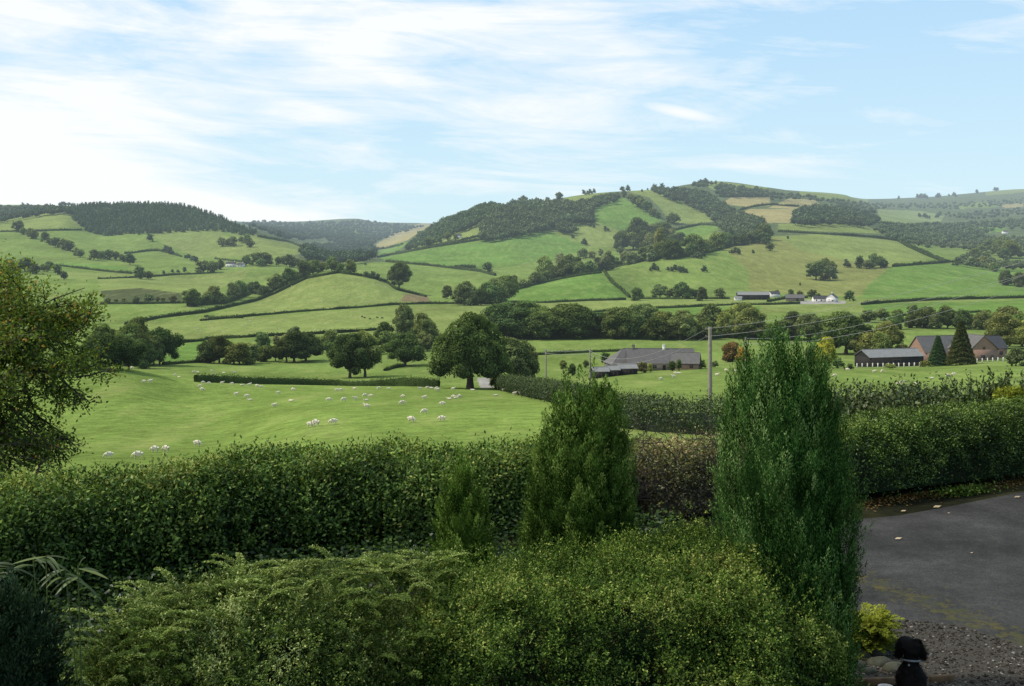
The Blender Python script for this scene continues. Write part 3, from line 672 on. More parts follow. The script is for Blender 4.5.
# ------------------------------------------------------------------ hedgerows in the landscape
def hedgerow(label,pl,hpx,tint=(.9,.95,.85),wid=.9):
    a=np.array([float(q) for q in pl.split()]).reshape(-1,2); d=np.concatenate([[0],np.cumsum(np.linalg.norm(np.diff(a,axis=0),axis=1))])
    s_=np.arange(0,d[-1]+.01,1.6); P=[]
    for q in s_:
        h=hit_slide(np.interp(q,d,a[:,0]),np.interp(q,d,a[:,1]))
        if h is not None: P.append(h)
    if len(P)<3: return
    segs=[[P[0]]]
    for q in P[1:]:
        if abs(q[1]-segs[-1][-1][1])>.09*q[1]: segs.append([q])
        else: segs[-1].append(q)
    mb=MB(); any_=False
    for sg in segs:
        if len(sg)<3: continue
        any_=True
        sg=np.array(sg); ker=np.array([.25,.5,.25]); 
        for _ in range(2): sg[1:-1,:2]=sg[:-2,:2]*.25+sg[1:-1,:2]*.5+sg[2:,:2]*.25
        for q in sg: q[2]=zat(q[0],q[1])
        Yd=sg[:,1].mean(); H_=max(1.1,.88*hpx*Yd/F); n=len(sg); T=nrm(np.gradient(sg,axis=0)); Sd=nrm(np.cross(T,[0,0,1.0])); W=H_*wid*.5
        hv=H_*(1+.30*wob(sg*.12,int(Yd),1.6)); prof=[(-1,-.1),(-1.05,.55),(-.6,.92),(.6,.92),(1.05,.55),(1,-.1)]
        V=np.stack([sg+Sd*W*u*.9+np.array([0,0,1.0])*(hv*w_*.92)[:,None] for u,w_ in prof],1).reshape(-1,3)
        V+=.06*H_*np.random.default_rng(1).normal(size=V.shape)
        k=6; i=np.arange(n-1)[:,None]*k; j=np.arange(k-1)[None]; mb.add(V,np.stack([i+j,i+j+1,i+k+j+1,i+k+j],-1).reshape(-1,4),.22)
        L_=np.linalg.norm(np.diff(sg,axis=0),axis=1).sum(); ls=max(.3,.0011*Yd); m_=int(min(9000,L_*H_*2.2/(ls*ls)*1.1))
        r=np.random.default_rng(int(Yd*7)); t_=r.random(m_)*(n-1); i0=t_.astype(int); f=(t_-i0)[:,None]; C=sg[i0]*(1-f)+sg[i0+1]*f; hh_=hv[i0][:,None]
        th=r.random(m_)*math.pi; ca=np.cos(th)[:,None]; sa=np.sin(th)[:,None]; rad=(.88+.28*r.random(m_))[:,None]
        base_=r.random(m_)[:,None]*.0
        Pp=C+Sd[i0]*W*np.sign(ca)*np.abs(ca)**.6*rad+np.array([0,0,1.0])*hh_*np.abs(sa)**.7*rad
        Nn=nrm(Sd[i0]*ca+np.array([0,0,1.0])*sa+r.normal(size=(m_,3))*.6); Tt=nrm(np.cross(Nn,r.normal(size=(m_,3))))
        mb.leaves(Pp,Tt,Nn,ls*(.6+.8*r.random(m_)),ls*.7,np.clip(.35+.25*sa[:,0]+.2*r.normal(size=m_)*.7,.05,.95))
    if not any_: return
    o=mb.build('hedgerow',M['hedge']); tag(o,label,'hedge'); tt=random.uniform(.9,1.1); o.color=(tint[0]*tt,tint[1]*tt,tint[2]*tt,1); return o
DK=(.62,.70,.6)
for ph,pts,h0 in UNDER:
    hedgerow('dark shrubby undergrowth beneath '+ph,' '.join('%.1f %.1f'%(x,y+.8) for x,y in sorted(pts)),h0*.36,(.7,.78,.68),1.6)
for lb,pl,h in [
 ('dark hedge along the far edge of the sheep field, left of the oak','196 382 256 384 310 385 356 386 400 386 440 387',8.5),
 ('low brown hedge at the foot of the left valley strip','163 365 190 363 210 362',3),
 ('short hedge above the left valley strip','168 349 180 343 205 341',3.2),
 ('hedge across the meadow behind the valley clump','205 340 256 337 300 335 340 333 380 330',3.5),
 ('long hedge below the left valley pasture','126 325 160 318 203 313 225 308 256 301 275 294 306 279 338 273 366 277',3.5),
 ('short crooked hedge left of the sheep hill','205 317 213 319 244 318',2.8),
 ('long hedge along the bottom of the rounded sheep hill','200 321 256 316 300 312 356 308 394 305 431 304 470 304 512 304',2.6),
 ('hedge falling from the crest of the sheep hill to the brown bank','366 277 386 282 396 290 426 297',3.0),
 ('upper hedge of the bright hill field','376 258 431 248 481 240 512 237',2.8),
 ('lower hedge of the bright hill field','386 262 431 266 456 269 481 272 496 276',2.8),
 ('dark clipped thicket in the bright hill field corner','455 268 476 268',3.5),
 ('thin hedge across the leftmost hill pasture','0 232 40 231 82 230',1.8),
 ('hedge between the two small fields left of the scrub','125 254 150 251 160 251 182 257',2.2),
 ('hedge dividing the bright strips on the left hill','60 266 100 271 132 274',2.4),
 ('low hedge under the row left of the white cottage','150 277 175 275 200 274 215 273',2.0),
 ('hedge below the white cottage pasture','215 259 240 262 262 262',1.8),
 ('hedge above the scrub bank on the left valley side','98 279 130 278 150 277',1.8),
 ('hedge edging the pasture right of the scrub bank','100 304 150 304 192 303',2.4),
 ('foot hedge of the round field beside the lane','512 303 545 303 587 301 627 300',2.8),
 ('sloping hedge between the round field and the lane field','604 272 612 283 621 290 630 298',3.0),
 ('top hedge of the round field beside the lane','512 291 540 284 562 279 585 275 602 273',2.4),
 ('lane hedge along the top of the lane field','604 271 637 262 667 258 712 251',2.0),
 ('long dark hedge over the river belt','560 315 600 312 640 309 675 308 737 305 767 305 800 304',2.8),
 ('roadside hedge left of the grey barn','640 299 680 299 730 299',2.2),
 ('long roadside hedge along the foot of the bright right field','862 305 900 302 943 300 985 299 1030 298',3.2),
 ('hedge above the olive field below the tan strip','778 232 818 234 868 237 898 241',2.6),
 ('hedge running down right from the olive field corner','898 241 908 247 928 256 943 262',4.0),
 ('hedge along the top of the bright right field','893 267 915 265 943 263 950 262',3.2),
 ('hedge below the pale bank behind the bright right field','943 262 971 263 1000 266',2.6),
 ('hedge between summit pasture and bright field','673 231 690 227 700 225 727 226 737 228',2.6),
 ('hedge at the right edge of the tan hill fields','735 212 752 207 770 205 800 207',2.2),
 ('hedge above the tan hill field at the summit','720 197 745 197 768 197',2.4),
 ('garden hedge wall left of the white farmhouse','768 302 790 298 808 298',3.0),
 ('hedge under the pale far pasture','880 224 910 226 940 224',2.4),
 ('hedge on the lower edge of the small bright valley field','600 322 640 318 690 317 740 317',2.6),
 ('hedge across the small fields behind the right-hand houses','868 318 900 316 940 314 990 312',2.4),
 ('hedge on the shoulder between the hanging wood and bright field','411 251 431 247 456 242 481 236',2.2),
 ('hedge across the sloping orange field in the valley mouth','376 250 390 248 404 244',1.8),
 ('hedge edging the sloping left field at the valley mouth','258 237 288 242 306 249',2.4),
 ('hedge behind the slate-roofed farm','520 356 560 354 600 352 640 351',3),
 ('low hedge in the meadow beside the wide oak','385 371 395 368 405 367',4),
 ]:
    hedgerow(lb,pl,h,(.85,.95,.75) if h>8 else DK if h>3 else (.8,.86,.76))

# ------------------------------------------------------------------ buildings
def building(name,label,px,py,w,d,wh,rh,rz,wall,roof,hip=0,chim=(),wins=(),doors=(),Y=None,over=.35,catg='house',sink=.6,porch=False,wcat='window'):
    p=hit(px,py) if not Y else np.array([(px-512)/F*Y,Y,zat((px-512)/F*Y,Y)])
    root=empty(name,(p[0],p[1],p[2]),rz,label,catg)
    mb=MB(); mb.box(-w/2,w/2,-d/2,d/2,-sink,wh)
    hx=hip
    if hip==0:
        for x,sg in ((-w/2,-1),(w/2,1)):
            pts=[(x,-d/2,wh),(x,d/2,wh),(x,0,wh+rh)]; mb.poly(pts if sg>0 else pts[::-1])
    mb.build('wall',wall,root)
    rb=MB(); t=.14; ex=over if hip==0 else over
    def slab(P):
        P=[np.array(q,float) for q in P]; n=np.cross(P[1]-P[0],P[2]-P[0]); n/=np.linalg.norm(n); n*=t*(1 if n[2]>0 else -1)
        k=len(P); V=P+[q+n for q in P]; 
        rb.add(V,[list(range(k))[::-1]]); rb.add(V,[list(range(k,2*k))]); rb.add(V,[(i,(i+1)%k,k+(i+1)%k,k+i) for i in range(k)])
    dz=rh/(d/2)*over; o=.02
    if hip==0:
        slab([(-w/2-ex,-d/2-over,wh-dz+o),(w/2+ex,-d/2-over,wh-dz+o),(w/2+ex,0,wh+rh+o),(-w/2-ex,0,wh+rh+o)])
        slab([(w/2+ex,d/2+over,wh-dz+o),(-w/2-ex,d/2+over,wh-dz+o),(-w/2-ex,0,wh+rh+o),(w/2+ex,0,wh+rh+o)])
    else:
        A=(-w/2-ex,-d/2-over,wh-dz+o);B=(w/2+ex,-d/2-over,wh-dz+o);C=(w/2+ex,d/2+over,wh-dz+o);D=(-w/2-ex,d/2+over,wh-dz+o)
        r1=(-w/2+hx,0,wh+rh+o); r2=(w/2-hx,0,wh+rh+o)
        slab([A,B,r2,r1]); slab([C,D,r1,r2]); slab([D,A,r1]); slab([B,C,r2])
    ro=rb.build('roof',roof,root)
    rg=MB(); rg.tube([(-w/2+hx,0,wh+rh+t+.05),(w/2-hx,0,wh+rh+t+.05)],.12,5); rg.build('ridge',roof,ro)
    for cx,mat in chim:
        cb=MB(); cb.box(cx-.45,cx+.45,-.4,.4,wh+rh-.9,wh+rh+1.1); cb.box(cx-.52,cx+.52,-.47,.47,wh+rh+1.1,wh+rh+1.28)
        for q in (-.2,.2): cb.tube([(cx+q,0,wh+rh+1.28),(cx+q,0,wh+rh+1.65)],.12,6)
        cb.build('chimney',mat,ro)
    # openings: (face, u, z0, width, height)
    def opening(nm,spec,fm,gm):
        face,u,z0,ww,hh2=spec
        e=.05
        def q(u0,u1,z0_,z1,d0,d1,mbx):
            if face=='f': mbx.box(u0,u1,-d/2-d1,-d/2-d0,z0_,z1)
            elif face=='b': mbx.box(u0,u1,d/2+d0,d/2+d1,z0_,z1)
            elif face=='l': mbx.box(-w/2-d1,-w/2-d0,u0,u1,z0_,z1)
            else: mbx.box(w/2+d0,w/2+d1,u0,u1,z0_,z1)
        fb=MB(); b_=.09
        q(u-ww/2,u+ww/2,z0,z0+b_,.003,e+.03,fb); q(u-ww/2,u+ww/2,z0+hh2-b_,z0+hh2,.003,e,fb)
        q(u-ww/2,u-ww/2+b_,z0+b_,z0+hh2-b_,.003,e,fb); q(u+ww/2-b_,u+ww/2,z0+b_,z0+hh2-b_,.003,e,fb)
        if nm=='window': q(u-.03,u+.03,z0+b_,z0+hh2-b_,.003,e,fb)
        o_=fb.build(nm,fm,root); g_=MB(); q(u-ww/2+b_,u+ww/2-b_,z0+b_,z0+hh2-b_,.002,.02,g_); g_.build('pane' if nm=='window' else 'door_leaf',gm,o_)
    for s_ in wins: opening('window',s_,M['frame'] if wall is not M['white'] else M['slate_dark'],M['glass'])
    for s_ in doors: opening('door',s_,M['frame'],M['darkwood'])
    return root
# slate-roofed farm
building('farmhouse','long slate-roofed farmhouse with hipped left end and two chimneys beyond the sheep field',660,368,21,8,2.7,4.0,R(-3),M['stone'],M['slate'],hip=0,
  chim=((-8.5,M['stone']),(1.2,M['white'])),wins=[('f',u,.9,1.3,1.1) for u in (-8,-5,-2,4,7)],doors=[('f',1,0,1.1,2.0)],Y=352)
building('farm_wing','hipped slate-roofed wing at the left end of the long farmhouse',628,370,13,11,2.7,4.4,R(10),M['stone'],M['slate'],hip=4.6,wins=[('f',u,.9,1.2,1.1) for u in (-3,0,3)],Y=358)
building('farmhouse_end','lower slate-roofed end building at the right of the long farmhouse',686,369,8.5,8,2.3,2.9,R(-14),M['brick'],M['slate'],hip=0,wins=[('f',-2,.8,1.2,1.0),('f',2,.8,1.2,1.0)],Y=350)
for i,(x,w_,lb) in enumerate([(600,4.6,'leftmost small boarded shed in front of the slate farm'),(612,3.8,'middle small boarded shed in front of the slate farm'),(627,5.4,'rightmost and widest boarded shed in front of the slate farm')]):
    building('shed',lb,x,374,w_,4,2.0,1.0,R(8),M['darkwood'],M['slate_lite'],doors=[('f',.6,0,1.1,1.7)],Y=325+i*2,catg='shed',over=.25)
# right-hand dark barn and brick house
building('barn','long low black-boarded barn with pale sheet roof left of the brick house',889,366,20,8,3.3,2.0,R(17),M['darkwood'],M['slate_lite'],doors=[('f',0,0,3.0,2.4)],Y=352,catg='barn',over=.3)
building('brick_house','long brick house with brown gable and dark slate roof behind two conifers',941,361,19,10,3.6,4.9,R(14),M['brick'],M['slate'],wins=[('f',u,1,1.3,1.2) for u in (-6,-2.5,1,4.5)]+[('l',0,3.6,1.1,1.1)],chim=(),Y=376)
building('brick_house_wing','brick gabled wing with three windows and steep slate roof right of the tall fir',973,359,11,10.5,4.0,4.4,R(104),M['brick'],M['slate'],wins=[('l',-3,.9,1.3,1.2),('l',.4,.9,1.6,1.3),('l',0,4.0,1.0,1.0)],Y=362)
building('brick_lean_end','brick right end of the house with a dark slate roof and one window',989,360,8,8,3.8,3.6,R(14),M['brick'],M['slate_dark'],wins=[('f',1.6,1.5,1.3,1.2)],Y=370)
# grey field barn, white farmhouse, white cottage
building('field_barn','long pale-roofed open-fronted barn beside the lane below the olive hill field',753,299.5,27,11,4.2,2.4,R(-4),M['darkwood'],M['slate_lite'],doors=[('f',-6,0,5,3.4),('f',4,0,5,3.4)],catg='barn')
building('lean_to','small white lean-to at the left end of the pale-roofed barn',738,300.5,6,6,2.4,1.0,R(-4),M['white'],M['slate_lite'],catg='shed')
building('white_farmhouse','white farmhouse with gable end showing at the foot of the olive hill field',832,302,9,8,3.6,3.2,R(62),M['white'],M['slate_dark'],wins=[('l',-1.5,1,1,1.2),('l',1.5,1,1,1.2),('f',0,1,1,1.2)],chim=((0,M['white']),))
building('white_outbuilding','long low white outbuilding left of the white farmhouse gable',820,302,12,6,2.6,2.4,R(4),M['white'],M['slate_dark'],wins=[('f',u,1,1.1,1.1) for u in (-4,0,4)])
building('stone_range','grey stone farm range at the left of the white farm',795,301,15,7,2.8,2.6,R(-16),M['stone'],M['slate'],doors=[('f',2,0,2,2.2)])
building('stone_outbuilding','small white-ended stone building at the left of the stone range',774,297,9,6,2.8,2.2,R(20),M['white'],M['slate_dark'])
building('cottage','white cottage with dark roof left half of the pair on the left hillside',231,267,13,7,4.2,2.8,R(8),M['white'],M['slate_dark'],wins=[('f',u,z_,1.1,1.2) for u in (-4,0,4) for z_ in (.9,)],chim=((-5,M['white']),(5,M['white'])))
building('cottage','lower white cottage with dark roof right half of the pair on the left hillside',241,267,9,7,3.0,2.6,R(-12),M['white'],M['slate_dark'],wins=[('f',-2,.9,1.1,1.1),('f',2,.9,1.1,1.1)],chim=((3,M['white']),))
building('distant_house','tiny white house among dark trees on the far right hillside',1005,234,12,8,5,3,R(10),M['white'],M['slate_dark'])
building('distant_house','tiny white hut at the foot tree of the lane left of the grey barn',638,299.5,3,3,2,.8,R(10),M['white'],M['slate_dark'],catg='shed')
building('distant_house','tiny white house below the hanging conifer wood',459,238,9,7,4,3,R(0),M['white'],M['slate_dark'])

# ------------------------------------------------------------------ post and rail fence by the barn
fr=empty('post_and_rail_fence',(0,0,0),0,'pale-posted rail fence running in front of the barn and brick house','fence')
fx=np.linspace(857,1045,37); fp=[]
for x in fx:
    Yf=np.interp(x,[857,1045],[334,338]); X=(x-512)/F*Yf; fp.append(np.array([X,Yf,zat(X,Yf)]))
for q in fp:
    b=MB(); b.box(q[0]-.15,q[0]+.15,q[1]-.1,q[1]+.1,q[2]-.3,q[2]+1.45); b.box(q[0]-.12,q[0]+.12,q[1]-.07,q[1]+.07,q[2]+1.45,q[2]+1.52); b.build('post',M['post'],fr)
for h_ in (.4,.82,1.24):
    b=MB(); b.tube([q+np.array([0,.16,h_]) for q in fp],.075,4); b.build('rail',M['rail'],fr)
# small field gate right of the barn fence / stock fence posts beside the lane
# ------------------------------------------------------------------ power poles and wires
def pole(px,pytop,Y,h,r_,label,plate=False,trans=False):
    X=(px-512)/F*Y; zt=EYE-(pytop-HY)*Y/F; zb=zat(X,Y)
    root=empty('power_pole',(X,Y,zb),R(-8),label,'power pole','poles carrying the wires'); h=zt-zb
    b=MB(); b.tube([(0,0,-.5),(0,0,h*.5),(0,0,h)],[r_,r_*.88,r_*.75],12); b.build('shaft',M['pole'],root,smooth=True)
    for k,s_ in enumerate((.25,.95)):
        b=MB(); z=h-s_; b.tube([(-r_,0,z),(-r_-.12,0,z),(-r_-.14,0,z+.1)],.025,5); b.build('bracket',M['wire'],root)
        b=MB(); b.tube([(-r_-.14,0,z+.07),(-r_-.14,0,z+.12),(-r_-.14,0,z+.16),(-r_-.14,0,z+.2)],[.03,.055,.035,.045],8); b.build('insulator',M['cer'],root)
    if plate:
        b=MB(); b.box(-.12,.12,-r_-.02,-r_+.0,1.6,1.95); b.build('warning_plate',M['yellow'],root)
    return np.array([X,Y,zt])
T1=pole(710,327,100,7,.22,'tallest nearest timber power pole, with yellow plate, rising behind the rough hedge',plate=True)
T2=pole(590,349,205,7,.20,'middle far timber pole between the dark upright bush and the boarded sheds')
T3=pole(546,349,238,7,.20,'leftmost far timber pole right of the grey willow')
T4=pole(746,337,150,7,.17,'slim timber pole partly hidden by the top left of the tall cypress')
def wires(a,b,sag,label,n=2,gap=.7,rad=.009):
    for k in range(n):
        A=a+np.array([-.3,0,-.15-gap*k]); B=b+np.array([-.3,0,-.15-gap*k]); s_=np.linspace(0,1,24)[:,None]
        P=A*(1-s_)+B*s_; P[:,2]-=sag*4*(s_[:,0]*(1-s_[:,0])); m_=MB(); m_.tube(P,rad*np.maximum(P[:,1],30)/60,4); o=m_.build('overhead_wire',M['wire']); tag(o,label[k],'wire','overhead wires')
END=np.array([(1085-512)/F*55,55,EYE-(243-HY)*55/F])
wires(T1,END,.6,['upper wire from the nearest pole up to the right edge','lower wire from the nearest pole up to the right edge'])
wires(T1,T2,2.2,['upper wire sagging between the nearest pole and the middle far pole','lower wire sagging between the nearest pole and the middle far pole'])
wires(T2,T3,.3,['upper wire between the two far poles','lower wire between the two far poles'])
wires(T4,END+np.array([2,10,-1.6]),1.2,['upper wire leading right from the slim pole','lower wire leading right from the slim pole'])

# ------------------------------------------------------------------ sheep and cows
def skin_mesh(name,verts,edges,radii,mat,sub=2):
    me=bpy.data.meshes.new(name); me.from_pydata(verts,edges,[]); o=bpy.data.objects.new(name,me); COL.objects.link(o)
    sk=o.modifiers.new('s','SKIN'); sl=me.skin_vertices[0].data
    for i,r_ in enumerate(radii): sl[i].radius=(r_,r_) if not isinstance(r_,tuple) else r_
    sl[0].use_root=True
    sb=o.modifiers.new('u','SUBSURF'); sb.levels=sub; sb.render_levels=sub
    dg=bpy.context.evaluated_depsgraph_get(); dg.update(); ev=o.evaluated_get(dg); m2=bpy.data.meshes.new_from_object(ev)
    bpy.data.objects.remove(o); m2.materials.clear(); m2.materials.append(mat)
    for p in m2.polygons: p.use_smooth=True
    return m2
def quadruped(pose,mat,leg=.30,r_=.21,cowish=False):
    # x forward, root at belly centre
    V=[(0,0,.58),(.30,0,.60),(-.30,0,.60),(-.46,0,.58)]; E=[(0,1),(0,2),(2,3)]; Rr=[r_*1.12,r_,r_*1.05,r_*.6]
    def a(p,par,rad): V.append(p); E.append((par,len(V)-1)); Rr.append(rad); return len(V)-1
    if pose=='graze': n=a((.50,0,.50),1,.12); h=a((.62,0,.30),n,.085); a((.66,0,.13),h,.05); e=h
    elif pose=='stand': n=a((.48,0,.74),1,.115); h=a((.56,0,.90),n,.09); a((.74,0,.84),h,.05); e=h
    else: n=a((.48,0,.70),1,.12); h=a((.56,0,.80),n,.09); a((.73,0,.74),h,.05); e=h
    a((V[e][0]-.02,.13,V[e][2]+.04),e,.022); a((V[e][0]-.02,-.13,V[e][2]+.04),e,.022)
    if pose!='lie':
        for x,par in ((.28,1),(-.30,2)):
            for s_ in (-1,1):
                k=a((x,.11*s_,.34),par,.065); k=a((x+(.03 if x<0 else -.01),.11*s_,.16),k,.035); a((x,.11*s_,.0),k,.032)
    a((-.50,0,.44),3,.04)
    Vn=[(x,y,z-(.30 if pose=='lie' else 0)) for x,y,z in V]
    return skin_mesh('sheep',Vn,E,Rr,mat)
SM={k:quadruped(k,M['fleece']) for k in ('graze','stand','lie')}
SHN={k:0 for k in 'abcdefgh'}
def flock(phrase,pts,poses='ggsgl',size=.98,mat=None,nm='sheep',adj='white',names=None):
    pts=sorted(pts); n=len(pts); up=(1 if n<=30 else 0)
    for i,(x,y) in enumerate(pts):
        h=hit(x,y) 
        if h is None: continue
        ps={'g':'graze','s':'stand','l':'lie'}[poses[(i*3+i//2)%len(poses)]]
        o=bpy.data.objects.new(nm,CM if nm=='cow' else SM[ps]); COL.objects.link(o)
        a_=random.choice([0,math.pi])+random.uniform(-.6,.6); s_=size*random.uniform(.92,1.08); o.location=h; o.rotation_euler=(0,0,a_); o.scale=(s_,s_,s_)
        tag(o,f'{adj} {nm} {({"graze":"grazing","stand":"standing","lie":"lying"})[ps]}, {ordl(i,n)} of {phrase}',nm,('sheep of '+phrase).replace('sheep of sheep','sheep').replace('of the','of the') if nm=='sheep' else 'cattle on the valley strip')
CM=quadruped('graze',M['cow'],r_=.24)
flock('the five nearest sheep at left',[(109,458.5),(138,459),(155,452.5),(166,452),(197,446.5)],'ggg')
flock('the front row before the oak',[(310,427.5),(316,426),(333.5,425),(411,422.5),(442,421.5),(424.5,414)],'ggg')
flock('the sheep on the left crest',[(132,369.5),(144,383),(150,383),(175,376),(179,378)])
flock('sheep above the far hedge',[(194,373),(198,373.5),(212,372),(214,375.5),(224,373.5),(234,373.5)])
flock('sheep lining the far hedge, left',[(203,384),(209,384.5),(222,384.5),(232,385.5),(242,386),(249,386.5),(257,387.5),(261,387.5)])
flock('loose sheep left of centre',[(200,387.5),(202,391),(236,396),(247,398),(250,401),(274,407.5),(278,394.5),(291,402),(293,391)])
flock('the middle group in the big field',[(328.5,402),(344,401.5),(355.5,400.5),(365,397),(371,397.5),(366.5,401.5),(367,408.5)])
flock('sheep lining the far hedge, middle',[(337,391.5),(340.5,391.5),(354.5,390.5),(379,389.5),(389,389.5),(420,390),(427.5,389),(431.5,389),(437,390),(437.5,391.5)])
flock('sheep scattered near the oak',[(403,398),(402.5,405),(424,399.5),(449.5,400),(453.5,398.5),(456,399),(459,398.5),(442.5,406),(453,390.5)])
flock('sheep right of the oak',[(473,391),(499,390),(504,391.5),(496,396.5),(514.5,395.5),(521,395.5)],'lgs')
flock('sheep before the slate farm',[(660.5,380.5),(675.5,374.5),(679,374),(673.5,378),(717,376.5),(726,371.5),(734.5,371.5),(608,388)])
flock('sheep before the dark barn',[(835,377),(847.5,371),(874,373),(882.5,372.5),(898,385),(901,385),(915.5,386),(932,379),(948,377),(954,376)])
rr_=random.Random(5)
flock('tiny sheep on the rounded hill',[(rr_.uniform(290,400),rr_.uniform(282,303)) for _ in range(20)])
flock('tiny sheep below the rounded hill',[(rr_.uniform(195,355),rr_.uniform(316,333)) for _ in range(28)])
flock('black cattle below the rounded hill',[(362,317.5),(364.5,318.5),(370,319.5),(377,318.5),(382,319)],'g',1.5,nm='cow',adj='black')

# ------------------------------------------------------------------ near hedges
def near_hedge(name,label,path,leaf,n,mat,seed=1,rough=.16,freq=1.6,asp=.5,sprig=6,fuzz=.10,topv=.25,cat='hedge',face_bias=0,core=.72,up=.35,ends=True,rnd=.55,core_v=.02):
    """path rows: x, y, z_base, z_top, half_width. Leaves in little sprigs over a lumpy hedge body."""
    P=np.array(path,float); P[:,3]-=leaf*1.7+fuzz*.5; d=np.concatenate([[0],np.cumsum(np.linalg.norm(np.diff(P[:,:2],axis=0),axis=1))])
    r=np.random.default_rng(seed); mb=MB()
    def body(t,th,k):
        q=np.stack([np.interp(t,d,P[:,i]) for i in range(5)],1)
        tx=np.interp(t+.05,d,P[:,0])-np.interp(t-.05,d,P[:,0]); ty=np.interp(t+.05,d,P[:,1])-np.interp(t-.05,d,P[:,1])
        T=nrm(np.stack([tx,ty,0*tx],1)+1e-9); S=np.stack([T[:,1],-T[:,0],0*tx],1)
        ca=np.cos(th); sa=np.sin(th); H=(q[:,3]-q[:,2])
        endf=np.clip(np.minimum(t,d[-1]-t)/(q[:,4]*.9),.02,1)**.5 if ends else 1
        u=np.sign(ca)*np.abs(ca)**rnd; w=np.abs(sa)**rnd
        C=np.stack([q[:,0],q[:,1],q[:,2]],1)
        base_=C+S*(u*q[:,4]*endf*k)[:,None]+np.array([0,0,1.0])*(w*H*k*(.6+.4*endf))[:,None]
        Nn=nrm(S*(ca)[:,None]+np.array([0,0,1.0])*(sa)[:,None])
        base_=base_+Nn*(wob(base_,seed,freq,4)*rough*np.minimum(q[:,4],H*.5))[:,None]
        return base_,Nn
    # dark inner body
    nt_=max(12,int(d[-1]/.25)); k_=14; tt=np.repeat(np.linspace(0,d[-1],nt_),k_); th=np.tile(np.linspace(-.02,math.pi+.02,k_),nt_)
    B,_=body(tt,th,core); i=np.arange(nt_-1)[:,None]*k_; j=np.arange(k_-1)[None]
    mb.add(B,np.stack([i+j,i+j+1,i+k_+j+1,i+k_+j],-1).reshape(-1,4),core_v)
    m_=n//sprig; t=r.random(m_)*d[-1]; th=r.random(m_)*math.pi
    B,Nn=body(t,th,.92+.08*r.random(m_)); B=B+Nn*(r.normal(size=m_)*fuzz*.5)[:,None]
    fine=wob(B,seed+8,11 if leaf<.05 else 5,2)
    B=B+Nn*(fine*leaf*1.3)[:,None]; clump=wob(B,seed+3,3.2/max(.5,P[:,4].mean()),3)+1.1*fine
    tuft=.13*r.normal(size=m_)
    D=nrm(Nn+np.array([0,0,up])+r.normal(size=(m_,3))*.55); Ls=leaf*3.0*(.6+.8*r.random(m_))
    for k in range(sprig):
        f=(k+.6)/sprig; C=B+D*(Ls*f)[:,None]+r.normal(size=(m_,3))*leaf*.35
        dr=nrm(D*.6+r.normal(size=(m_,3))*.75); nn=nrm(Nn*.9+np.array([0,0,.5])+r.normal(size=(m_,3))*.55)
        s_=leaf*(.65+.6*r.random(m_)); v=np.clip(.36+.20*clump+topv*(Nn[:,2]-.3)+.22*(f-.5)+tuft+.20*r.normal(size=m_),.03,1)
        mb.leaves(C,dr,nn,s_,s_*asp,v)
    return mb
def finish(mb,name,label,mat,cat,**kw):
    o=mb.build(name,mat); tag(o,label,cat); return o
def pxp(px,Y,z): return ((px-512)/F*Y,Y,z)
def zpy(py,Y): return EYE-(py-HY)*Y/F
# laurel hedge behind the shrubs (world line from lower left to centre)
LP=[(-90,12.9,478),(0,13.7,478),(60,14.2,471),(130,14.7,462),(200,15.2,452),(280,15.9,445),(360,16.4,440),(440,16.9,437),(520,17.4,434),(600,17.8,432),(622,17.9,432)]
path=[((px-512)/F*Y,Y+.7,-.1,zpy(py,Y+.9)-.09,.75) for px,Y,py in LP]
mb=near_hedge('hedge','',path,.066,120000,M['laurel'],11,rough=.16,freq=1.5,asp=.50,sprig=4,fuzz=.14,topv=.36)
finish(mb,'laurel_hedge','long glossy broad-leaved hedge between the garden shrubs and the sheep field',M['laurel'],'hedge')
LP=[(612,17.9,434),(650,18.1,430),(690,18.4,430),(730,18.7,428),(790,19,424)]
path=[((px-512)/F*Y,Y+.7,-.1,zpy(py,Y+.9)-.09,.75) for px,Y,py in LP]
mb=near_hedge('hedge','',path,.052,42000,M['laurel_red'],12,rough=.2,freq=2.2,asp=.45,sprig=5,fuzz=.18,topv=.25,up=.1)
r=np.random.default_rng(5)
for k in range(260):   # bare brown twigs showing through the thin face
    t=r.random(); px=618+t*130; Y=18.0+t*.7; x=(px-512)/F*Y; z=r.uniform(.3,1.45); y=Y-.05
    a=r.random()*6.28; l=r.uniform(.2,.5); mb.tube([(x,y,z),(x+math.cos(a)*l*.5,y-.05,z+math.sin(a)*l*.5),(x+math.cos(a+.4)*l,y-.04,z+math.sin(a+.4)*l)],.006,4,mi=1)
finish(mb,'thin_hedge','thin brown-leaved stretch of hedge between the middle conifer and the tall cypress',[M['laurel_red'],M['nearbark']],'hedge')
# clipped hedge above the drive
LP=[(815,19.0,428),(850,19.1,419),(900,19.6,413),(960,20.3,408),(1024,21.1,402),(1100,22.0,396),(1180,23,390)]
path=[((px-512)/F*Y,Y+.65,-.05,zpy(py,Y+.7),.65) for px,Y,py in LP]
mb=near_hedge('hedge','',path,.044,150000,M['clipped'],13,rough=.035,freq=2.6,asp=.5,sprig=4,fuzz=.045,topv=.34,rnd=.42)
finish(mb,'clipped_hedge','neatly clipped dense green hedge standing along the far side of the drive',M['clipped'],'hedge')
